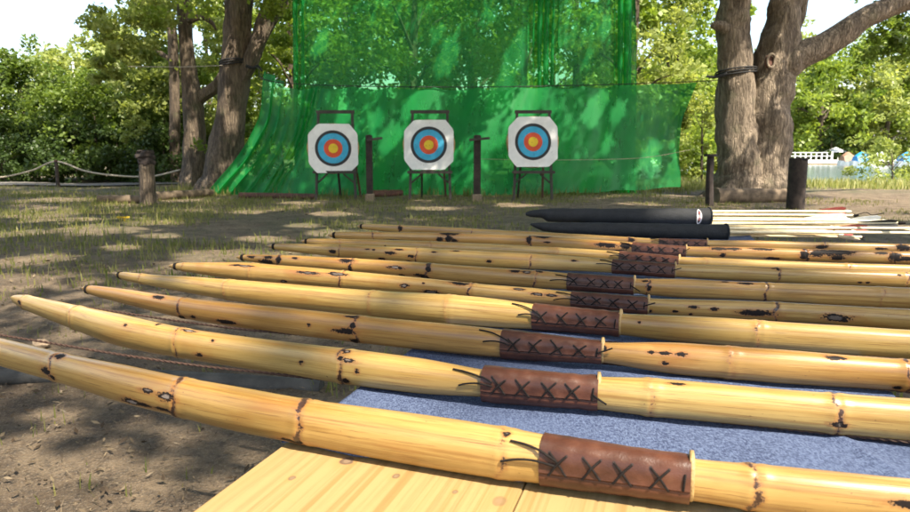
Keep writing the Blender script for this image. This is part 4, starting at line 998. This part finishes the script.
    for dx in ((.004+.012*r.random(),) if seed not in (1,4,8) else ()):
        q=np.linspace(0,1,8); ss_=sg1-.004+(dx+.004)*q; pp=.12+.42*q*(1 if seed%2 else -1); g_=np.where(ss_<sg1,np.interp(ss_,gl,gr_),0)
        mb.tube(gs(ss_,pp,np.maximum(np.interp(ss_,s,rb),g_),.0012+.004*q*(seed%3==0)),.0009,6)
    mb.build('lacing',M['cord_black'],g); hm.build('lace_hole',M['leather_hole'],g)
    # pale arrow shelf collar at the right end of the grip
    m=MB(); kk=4; ng3=32; ph3=np.linspace(-math.pi,math.pi,ng3,endpoint=False); V=[]; rc=gr_[-1]
    hgtf=np.where((ph3>.9)&(ph3<2.6),np.sin((ph3-.9)/1.7*math.pi)*.0052,0)
    for ss_,rr_ in ((sg1-.0012,rc*.80),(sg1-.0010,rc*.89),(sg1+.0018,rc*.89),(sg1+.0030,base_r(sg1+.004)*.97)):
        V.append(gs(np.full(ng3,ss_),ph3,np.full(ng3,rr_)+(hgtf if rr_==rc*.89 else 0)))
    V=np.vstack(V); idx=np.arange(len(V)).reshape(kk,ng3);A=idx;B=np.roll(idx,-1,1); Qd=np.stack([A[:-1],A[1:],B[1:],B[:-1]],-1).reshape(-1,4)
    raw_mesh('arrow_shelf',V,Qd,M['collar_wood'],t,smooth=True)
    # whipping near the tips
    if whip:
        for a,sg in ((s[0]+.016,1),(s[-1]-.016,-1)):
            m=MB()
            for k in range(5):
                c0=a+sg*k*.0016; tt=np.linspace(0,2*math.pi,25); m.tube(gs(np.full(25,c0),tt,np.full(25,base_r(c0)),.0004),.0009,5,cap=False)
            m.build('tip_whipping',M['cord_black'],t)
    # string from tip to tip: off the stave, down over the table edge and along the cloth
    A=P[int(.012/step)]; B=P[-1-int(.012/step)]; D=B-A; DL=np.linalg.norm(D); nn=int(DL/.003); q=np.linspace(0,1,nn)
    Cs=A+D*q[:,None]; zc_=np.full(nn,ZT+.0065)
    tl=np.clip(q*DL/.45,0,1); tr=np.clip((1-q)*DL/.45,0,1); k=1-np.minimum(tl,tr); k=k*k*(3-2*k); Cs[:,2]=zc_*(1-k)+(A[2]+.0)*k
    m=MB(); pt=q*DL/.016*2*math.pi; dn=np.array([-D[1],D[0],0])/DL
    for ph_ in (0,math.pi):
        m.tube(Cs+np.outer(np.cos(pt+ph_)*.0008,dn)+np.outer(np.sin(pt+ph_)*.0008,[0,0,1]),.0010,5)
    if bstr: m.build('bowstring',M['string'],t)
    return t
BL='bamboo bow %s'
B1=[(0,338.5,365),(60,353.5,381.5),(120,365,401),(180,378,416),(240,389,431),(310,401.5,444.6),(380,410.5,457),(440,418.5,467.5),(500,427,477),(540,437,483),(615,447,490),(694,461.7,499),(760,467,511),(830,473,519),(910,480.5,526)]
B2=[(10.5,296.5,298.5),(14,294.5,301.5),(20,294,305.5),(27,295,310.7),(57,301.4,322),(90,308.5,334.5),(120,315,347),(185,329.3,358.6),(245,337.5,368),(300,343.8,376),(345,349.3,383.6),(420,358.5,392.8),(455,365,395.5),(483,372,397),(540,374.5,403),(602,378,408.5),(640,377.5,414),(700,382,420),(760,388.5,426),(830,393.8,432.4),(910,399.5,440.7)]
B3=[(81.5,287,289.5),(84,285.5,292),(92,285,295),(130,289.7,305),(185,298.5,319),(245,304.3,328.6),(310,310.5,336.5),(365,316.2,343.3),(430,322.5,350.5),(490,328.3,356.4),(502,330.5,357.5),(550,336,360),(604,343.5,361.5),(640,342.5,368.6),(680,343,375),(730,346.4,378),(780,350,383),(845,355,387),(910,360,391)]
B4=[(115,272.8,275.5),(117,272,279),(125,272.6,281),(143,274,284.3),(190,276.5,293),(245,280.8,303),(310,285.5,309.5),(365,290.2,316),(430,293.5,322),(480,297,326.2),(510,300.7,328),(530,304.5,329),(575,308,331),(622,314,335),(660,315.5,341),(700,316.5,343.5),(730,318,346),(780,322,350),(845,326,354.5),(910,330,358.6)]
B5=[(169,264.5,267),(172,263.3,269),(180,262.6,271),(210,262.5,275.5),(243,262.3,280.7),(310,267.5,286),(365,273,290.5),(430,278.5,294.5),(485,284.5,299.5),(535,288,304),(568,291.5,306.3),(610,295,310),(652,299.5,315),(680,299.3,317),(730,300,318.5),(780,302,321.4),(845,305.8,325.5),(910,309.3,330)]
B6=[(236,256,258),(240,254.3,259.5),(255,254.3,262.5),(290,255.4,266.4),(365,259,273.2),(430,263,279),(485,267,284),(535,270.5,288),(567,273.5,289.5),(600,275.5,291.5),(638,279.3,294),(665,278.8,297),(690,279,298.5),(730,281.2,299.3),(780,282.9,302),(845,285.3,305.5),(910,287.9,308.6)]
B7=[(268,245,247),(271,243.7,248.5),(280,243.3,250.5),(320,244.3,255),(370,245.7,259.5),(430,248.3,264),(490,251.4,267.3),(550,254.5,270),(610,259,272.5),(645,262.5,275),(678,265.5,278),(700,264.7,279),(730,264.8,280),(780,268,282.9),(845,270,285.5),(910,272,288)]
B8=[(301,240.3,242),(304,239,244.5),(315,238.6,246),(370,239.3,249.5),(430,241.2,253.5),(490,243.8,256.5),(550,247,259),(610,250.5,261.5),(650,254,264),(680,257.5,267),(705,257.5,269),(730,258.3,270),(780,261,272),(845,263.2,275),(910,265,278)]
B9=[(328,234,236),(332,232,238),(345,231.5,239.3),(370,231.6,241),(430,232.5,243.5),(490,234,246.2),(550,236.5,249),(600,240,252),(640,243.5,254.5),(688,246.8,257),(730,246.8,258.5),(780,248.4,260.5),(845,250.3,262.5),(910,252,264.5)]
B10=[(357,225.3,227),(361,224,229),(375,224,230.5),(400,225,233),(450,227,236.5),(490,229.5,239.5),(550,232.5,242.5),(600,235.3,244.5),(650,238.3,245.5),(708,240.5,248.5),(740,240.2,250),(780,241.2,251.5),(845,242.7,253),(910,244,255)]
bow('nearest bamboo bow, honey coloured, lying partly over the bare pine end of the table',B1,(543,436.5,483,690,454.5,501),[(60,.75,1),(184,1,1.1),(307,1,1.3),(505,.15,1),(752,.8,1.2)],
 [(65,356.5,9,5),(57,371,9,7),(63,377,5,5),(143,402,19,6,1),(155,405,14,4),(160,393,14,5,.6),(179,399,17,8,1),(176,410,22,3),(300,441,30,3),(509,436,9,5,.2),(905,506,50,5)],.30,1,left_extra=.22,whip=False)
bow('second bow from the front, pale yellow with tiny specks and a plain rounded left tip',B2,(484,366,402,598,377,410.5),[(27,.5,.7),(79,.35,.7),(183,.7,.9),(346,.85,1.1),(650,.05,1),(833,.8,1)],
 [(26,303,4,4),(135,326.5,4,2.5),(192,331.5,14,2,.8),(207,355,9,2.5),(220,342,3,3),(350,353,7,4,.6),(354,363,15,5,1),(347,361,6,5),(352,381,7,5),(364,373,4,2),(675,384,20,1.6),(835,424,16,5,.9),(309,364,2,2),(160,320,3,2)],.0,2,whip=False)
bow('third bow from the front, orange brown stave with black streaks',B3,(503,331.5,360,602,342.5,366),[(185,.9,1),(360,.8,1),(730,.05,1),(905,.8,1)],
 [(163,297.5,12,4),(199,317,6,3),(232,322,20,4.5),(187,317.5,6,4),(315,326,2.5,2),(355,317.5,15,2.5),(358,327,6,7),(350,332,22,4.5),(359,341,11,4),(680,356,13,5.5),(664,354.5,16,1),(651,354,8,1.2),(604,350,6,8),(832,358,22,4.5),(665,364,8,1),(894,387,10,4)],.75,3)
bow('fourth bow from the front, smooth pale stave almost without marks',B4,(534,305.3,330.5,620,311,336),[(143,.5,.8),(230,.25,.9),(374,.10,1),(450,.0,1),(757,.35,.9)],
 [(640,324,2,1.5)],.1,4,tip_r=.5)
bow('fifth bow from the front, spotted with long black burns beside its joints',B5,(572,291,306.5,648,296.5,315),[(185,.4,.7),(254,.4,.7),(344,.85,1),(472,.9,1),(775,1,1.2)],
 [(249,266.5,20,2,.5),(240,265.5,14,2),(287,281.3,7,3,.5),(312,273.5,26,3,.4),(341,274.8,20,4,.4),(337,273,8,2),(407,286,9,3.5,.8),(434,292,18,4,.4),(461,283.5,20,3),(520,289.5,13,2.5,.3),(540,295,14,3,.4),(553,296,12,2,.3),(649,312,8,3),(675,312,6,2),(692,308,10,2.3),(713,309.5,8,2),(690,314.5,4,2),(754,313,34,5),(834,318,28,6,.4),(842,320,10,4),(426,283.8,2,1.5)],.38,5)
bow('sixth bow from the front, heavily charred round the joints of its left limb',B6,(568,273,291,634,276.5,293.7),[(280,1,1.8),(353,.95,1.1),(430,1,2),(537,.7,1),(648,.95,1),(765,1,1),(880,.4,.8)],
 [(253,257,8,2.5),(268,262,16,4.5),(270,257.5,9,3),(281,260,5,7),(297,258.5,8,2.5),(349,261,16,4.5),(353,268,4,6),(398,268,17,3.2,.8),(404,275.5,7,2.5),(422,275,14,3),(427,277,10,4),(431,270,6,5),(516,271.5,11,3),(528,272.5,9,3,.6),(540,272,8,2),(645,282,8,2),(649,289,5,6),(724,281.8,8,1.5),(744,283.3,17,2.3)],.6,6)
bow('seventh bow from the front, pale yellow with separate small black burns on the left limb',B7,(613,260.5,274,675,263,278),[(341,.6,1),(418,.8,1),(531,.75,.9),(778,.75,.9),(905,.7,1)],
 [(335,251.7,7,3.2),(370,249.8,5,1.5),(376,250.3,4,1.3),(393,253.5,11,3),(401,249.8,10,2),(384,259,8,2.5),(414,256.7,8,2.5),(411,261.3,5,2),(436,252.8,6,1.7),(457,251.2,9,1.2),(491,261.5,6,2.5),(575,261.3,7,2),(773,268.8,9,1.3),(777,270.5,4,2.5),(858,282.3,5,1.5),(866,282.3,5,1.5),(897,275.3,6,1.8)],.2,7)
bow('eighth bow from the front, slender pale stave half hidden by its neighbours',B8,(620,252.8,264,679,256,267),[(341,.45,.7),(432,.45,.7),(558,.15,.8),(706,.1,1),(848,.35,.7)],
 [(387,246.5,2,1.3)],.3,8)
bow('ninth bow from the front, with large bluish black scorch patches on its right limb',B9,(633,243.3,255.5,686,246.7,257.5),[(374,.8,1),(449,1,2),(531,1,1.6),(805,1,2),(892,1,1.5)],
 [(450,232.8,20,3),(450,239,7,6),(441,239.5,7,4),(455,240.5,7,3),(530,240,6,7),(543,235.8,20,2.5),(548,242.5,8,1.5),(608,245.5,22,4.5),(627,246,12,6),(622,250.5,12,2),(718,248.7,16,3.5),(722,255,6,4),(733,249,14,3),(761,249.3,26,2.5),(772,258.3,16,2.5),(803,255.3,9,9),(815,254,14,6),(832,252,44,6),(836,258,14,4),(893,257,13,10),(880,253,14,3),(903,259,18,4)],.65,9)
bow('farthest bow, thin stave lying against the black quiver',B10,(659,239.7,246.5,707,241.3,248.5),[(401,.8,1),(474,.6,.9),(630,.8,1.6),(824,.8,1.2),(900,.8,1.6)],
 [(402,228.5,5,4),(632,240,8,4),(820,247,14,3.5),(901,247.5,16,6),(880,249,14,2)],.45,10)

# ------------------------------------------------------------------ quivers and arrows
def quiver(label,pts,Y,mat,tagged,round_):
    # pts: (u, vtop, vbot)
    P=[];R=[]
    for (u,a,b_) in pts:
        P.append(PY(u,(a+b_)/2,Y)); R.append((b_-a)/2*Y/F)
    P=np.array(P);R=np.array(R); t=thing('arrow_quiver',label,'quiver',(P[:,0].mean(),Y,P[:,2].min()-R.max()),'black quivers at the far end of the table')
    n=70; q=np.linspace(0,1,n); L=np.concatenate([[0],np.cumsum(np.linalg.norm(np.diff(P,axis=0),axis=1))]); L/=L[-1]
    PP=np.stack([np.interp(q,L,P[:,i]) for i in range(3)],1); RR=np.interp(q,L,R); RR=RR*(1+.02*np.sin(q*40))
    PP[:,1]+=.10*(q-.5)*-.8
    m=MB(); m.tube(PP,RR,28,cap=False,flat=1.0); 
    # open mouth on the right: inner wall
    e=PP[-1]; d=PP[-1]-PP[-2]; d/=np.linalg.norm(d)
    m.tube([e+d*.0005,e-d*.001,e-d*.05],[RR[-1]*.99,RR[-1]*.86,RR[-1]*.84],28,cap=False)
    m.tube([e-d*.05,e-d*.0505],[RR[-1]*.84,.001],28,cap=False); m.tube([PP[0]-d*.001,PP[0]],[.001,RR[0]],28,cap=False)
    b=m.build('quiver_body',M[mat],t)
    m=MB(); a=np.linspace(0,2*math.pi,30); rr_=RR[-1]; 
    m.tube(np.stack([np.full(30,e[0]-.004),e[1]+(rr_+.001)*np.cos(a),e[2]+(rr_+.001)*np.sin(a)],1),.003,6,cap=False); m.build('rim',M['black_fabric'],t)
    if tagged:
        u0=696.5; c=PY(u0,215.8,float(PP[-5][1])); ax=lambda x,z,o: float(np.interp(x,PP[:,0],PP[:,1]))-math.sqrt(max(0,(float(np.interp(x,PP[:,0],RR))+o)**2-(z-float(np.interp(x,PP[:,0],PP[:,2])))**2))
        m=MB(); V=[];f=[];k=20
        V.append(None)
        for i in range(k):
            a_=2*math.pi*i/k; px=5.0*.5*math.cos(a_)*Y/F; pz=7.4*math.sin(a_)*Y/F; zz=c[2]+pz-.002; V.append((c[0]+px,ax(c[0]+px,zz,.0022),zz))
        V[0]=(c[0],ax(c[0],c[2]-.002,.0022),c[2]-.002)
        m.add(V,[(0,1+i,1+(i+1)%k) for i in range(k)]); m.build('tag',M['tag_white'],t,smooth=False)
        m=MB()
        for (dx,dz,w_,h_) in ((0,4.2,2.0,1.6),(0,1.2,1.2,.8),(.2,-1,1.8,.8),(-.2,-2.8,1.5,.7)):
            x=c[0]+dx*Y/F; z=c[2]-.002+dz*Y/F; yy=ax(x,z,.0034); m.box((x,yy,z),(w_*Y/F*.8,.0006,h_*Y/F))
        m.build('tag_print',M['tag_red'],t,smooth=False)
    return t
quiver('thick black quiver tube with a white oval tag near its open end',[(527,213.5,216.5),(531,211.5,217.8),(543,209.7,218.8),(547,209.2,220.5),(549,208.8,222.8),(610,208.6,223.2),(680,207.6,223.8),(706,207.2,224)],2.40,'black_fabric',True,True)
quiver('flatter black quiver lying in front of the tagged one, tapering to its left end',[(532,224.5,226.5),(537,224,229),(545,223.6,232.5),(560,223.2,234.5),(600,222.8,236.5),(660,222.9,237.6),(722,223.3,238.3)],2.02,'black_fabric',False,False)
def arrow(label,u0,v0,u1,v1,Y,shade,vane=None,nock='nock_plastic',Y1=None,thick=.0046):
    Y1=Y1 or Y
    q2=v0>225; p0=PY(704 if not q2 else 719,v0,2.40 if not q2 else 2.02); p1=PY(u1,v1,Y1); d=p1-p0; L=np.linalg.norm(d); d/=L; p0=p0-d*.035
    t=thing('arrow',label,'arrow',tuple((p0+p1)/2),'wooden arrows beside the quivers')
    m=MB(); m.tube([p0,(p0+p1)/2+[0,0,.001],p1],thick,10); m.build('shaft',M[shade],t)
    m=MB(); m.tube([p1,p1+d*.004,p1+d*.012,p1+d*.020],[thick*1.0,thick*1.25,thick*1.1,thick*.7],8); m.build('nock',M[nock],t)
    if vane:
        mat,l,h,back=vane[:4]; up=np.array([0,0,1.])
        for k,an in enumerate((vane[4] if len(vane)>4 else 75,195,315)):
            a=rad(an); sd=np.cross(d,up); sd/=np.linalg.norm(sd); uu=np.cross(sd,d); n_=sd*math.cos(a)+uu*math.sin(a); e_=p1-d*back
            q=[e_-d*l+n_*thick*.8, e_-d*l*.72+n_*(thick+h*.38), e_-d*l*.35+n_*(thick+h*.85), e_-d*l*.10+n_*(thick+h), e_+d*.004+n_*(thick+h*.72), e_+n_*thick*.8]
            tk=np.cross(d,n_)*.0007; V=[x+tk for x in q]+[x-tk for x in q]; f=[(0,1,2,3,4,5),(11,10,9,8,7,6)]+[(i,i+6,(i+1)%6+6,(i+1)%6) for i in range(6)]
            m=MB(); m.add(V,f); m.build('vane',M[mat if k==0 or len(vane)<6 else vane[5]],t,smooth=False)
    return t
simple('shaft_pale',(.66,.56,.37),.5,.12,40)
simple('shaft_tan',(.50,.37,.18),.5,.15,40)
simple('vane_grey',(.45,.47,.47),.6,.1,50)
simple('vane_tan',(.40,.30,.20),.6,.15,50)
AR=[('farthest arrow of the pile, pale shaft with a dark red feather standing up',690,211.5,846,211.5,2.46,'shaft_pale',('vane_red',.115,.014,.008,70),'nock_plastic'),
('pale arrow just before the farthest one, with a black nock',690,214.5,853,215.5,2.44,'shaft_pale',('vane_white',.10,.012,.03,160),'cord_black'),
('arrow with the largest white feather, in the middle of the pile',690,218,845,219.5,2.42,'shaft_tan',('vane_white',.15,.020,.004,68),'nock_plastic'),
('arrow with a pale grey feather, its end reaching past the white feathered one',700,219.8,882,221,2.39,'shaft_pale',('vane_grey',.12,.016,.01,72),'nock_plastic'),
('arrow ending in a black feather at the right of the pile',700,224,898,223,2.09,'shaft_pale',('vane_black',.11,.010,.004,50),'cord_black'),
('arrow with a long dark red feather in front of the black feathered one',700,226.0,866,228.5,2.29,'shaft_tan',('vane_red',.15,.014,.004,66),'nock_plastic'),
('pale tan feathered arrow reaching out of the right side of the picture',700,228.2,950,228.5,2.25,'shaft_pale',('vane_tan',.10,.013,.10,70),'nock_plastic'),
('pale arrow with a dark red feather low in the pile',700,229.8,851,231.5,2.22,'shaft_pale',('vane_red',.12,.014,.004,60),'nock_plastic'),
('arrow with a dull grey feather reaching lowest out of the right side',700,232,1000,233.5,2.18,'shaft_pale',('vane_grey',.12,.016,.16,-60),'nock_plastic'),
('tan shaft low in the pile, ending among the red feathers',700,233.5,838,234.2,2.14,'shaft_tan',('vane_tan',.09,.008,.01,-70),'nock_plastic'),
('tan shaft between the white feather and the black feathered arrow',690,222.3,858,225.3,2.38,'shaft_tan',('vane_tan',.09,.008,.01,-80),'nock_plastic'),
('thin tan shaft just under the black feathered arrow',700,227.2,830,227.2,2.3,'shaft_tan',('vane_white',.09,.007,.01,-60),'nock_plastic'),
('nearest arrow of the pile, pale shaft with a dark nock above the farthest bow',700,235.3,861,237,2.34,'shaft_pale',('vane_tan',.11,.010,.02,-50),'cord_black')]
for a in AR: arrow(*a)
m=MB(); m.tube(spline([PY(853,215.5,2.43),PY(866,212.5,2.44),PY(872,215,2.44),PY(884,213,2.44)],12),.0016,5); tag(m.build('loose_cord',M['cord_black']),'short loose black cord lying over the arrow ends','cord')

# ------------------------------------------------------------------ camera, sky, sun
cam=bpy.data.cameras.new('camera'); co=bpy.data.objects.new('camera',cam); COL.objects.link(co)
cam.sensor_width=36; cam.lens=F/910*36; co.location=(0,0,CH); co.rotation_euler=(math.pi/2-PITCH,0,0); cam.clip_start=.02; cam.clip_end=2000
cam.dof.use_dof=True; cam.dof.focus_distance=.95; cam.dof.aperture_fstop=17
S.camera=co
W=bpy.data.worlds.new('World'); S.world=W; W.use_nodes=True; nt=W.node_tree; nt.nodes.clear()
sd=SUN; el=math.asin(sd[2]); az=math.atan2(sd[0],sd[1])
sk=nt.nodes.new('ShaderNodeTexSky'); sk.sky_type='NISHITA'; sk.sun_disc=False; sk.sun_elevation=el; sk.sun_rotation=az; sk.air_density=1.2; sk.dust_density=3; sk.ozone_density=.8
bg=nt.nodes.new('ShaderNodeBackground'); bg.inputs[1].default_value=.145; ow=nt.nodes.new('ShaderNodeOutputWorld')
nt.links.new(sk.outputs[0],bg.inputs[0]); nt.links.new(bg.outputs[0],ow.inputs[0])
sl=bpy.data.lights.new('sun','SUN'); sl.energy=4.4; sl.angle=rad(.55); sl.color=(1,.91,.76); so=bpy.data.objects.new('sun',sl); COL.objects.link(so)
so.rotation_euler=Vector(sd.tolist()).to_track_quat('Z','Y').to_euler(); so.location=(0,0,30)
S.view_settings.view_transform='Standard'; S.view_settings.look='None'; S.view_settings.exposure=1.58; S.view_settings.gamma=1
S.view_settings.use_curve_mapping=False
S.cycles.max_bounces=8; S.cycles.transparent_max_bounces=24; S.cycles.transmission_bounces=4
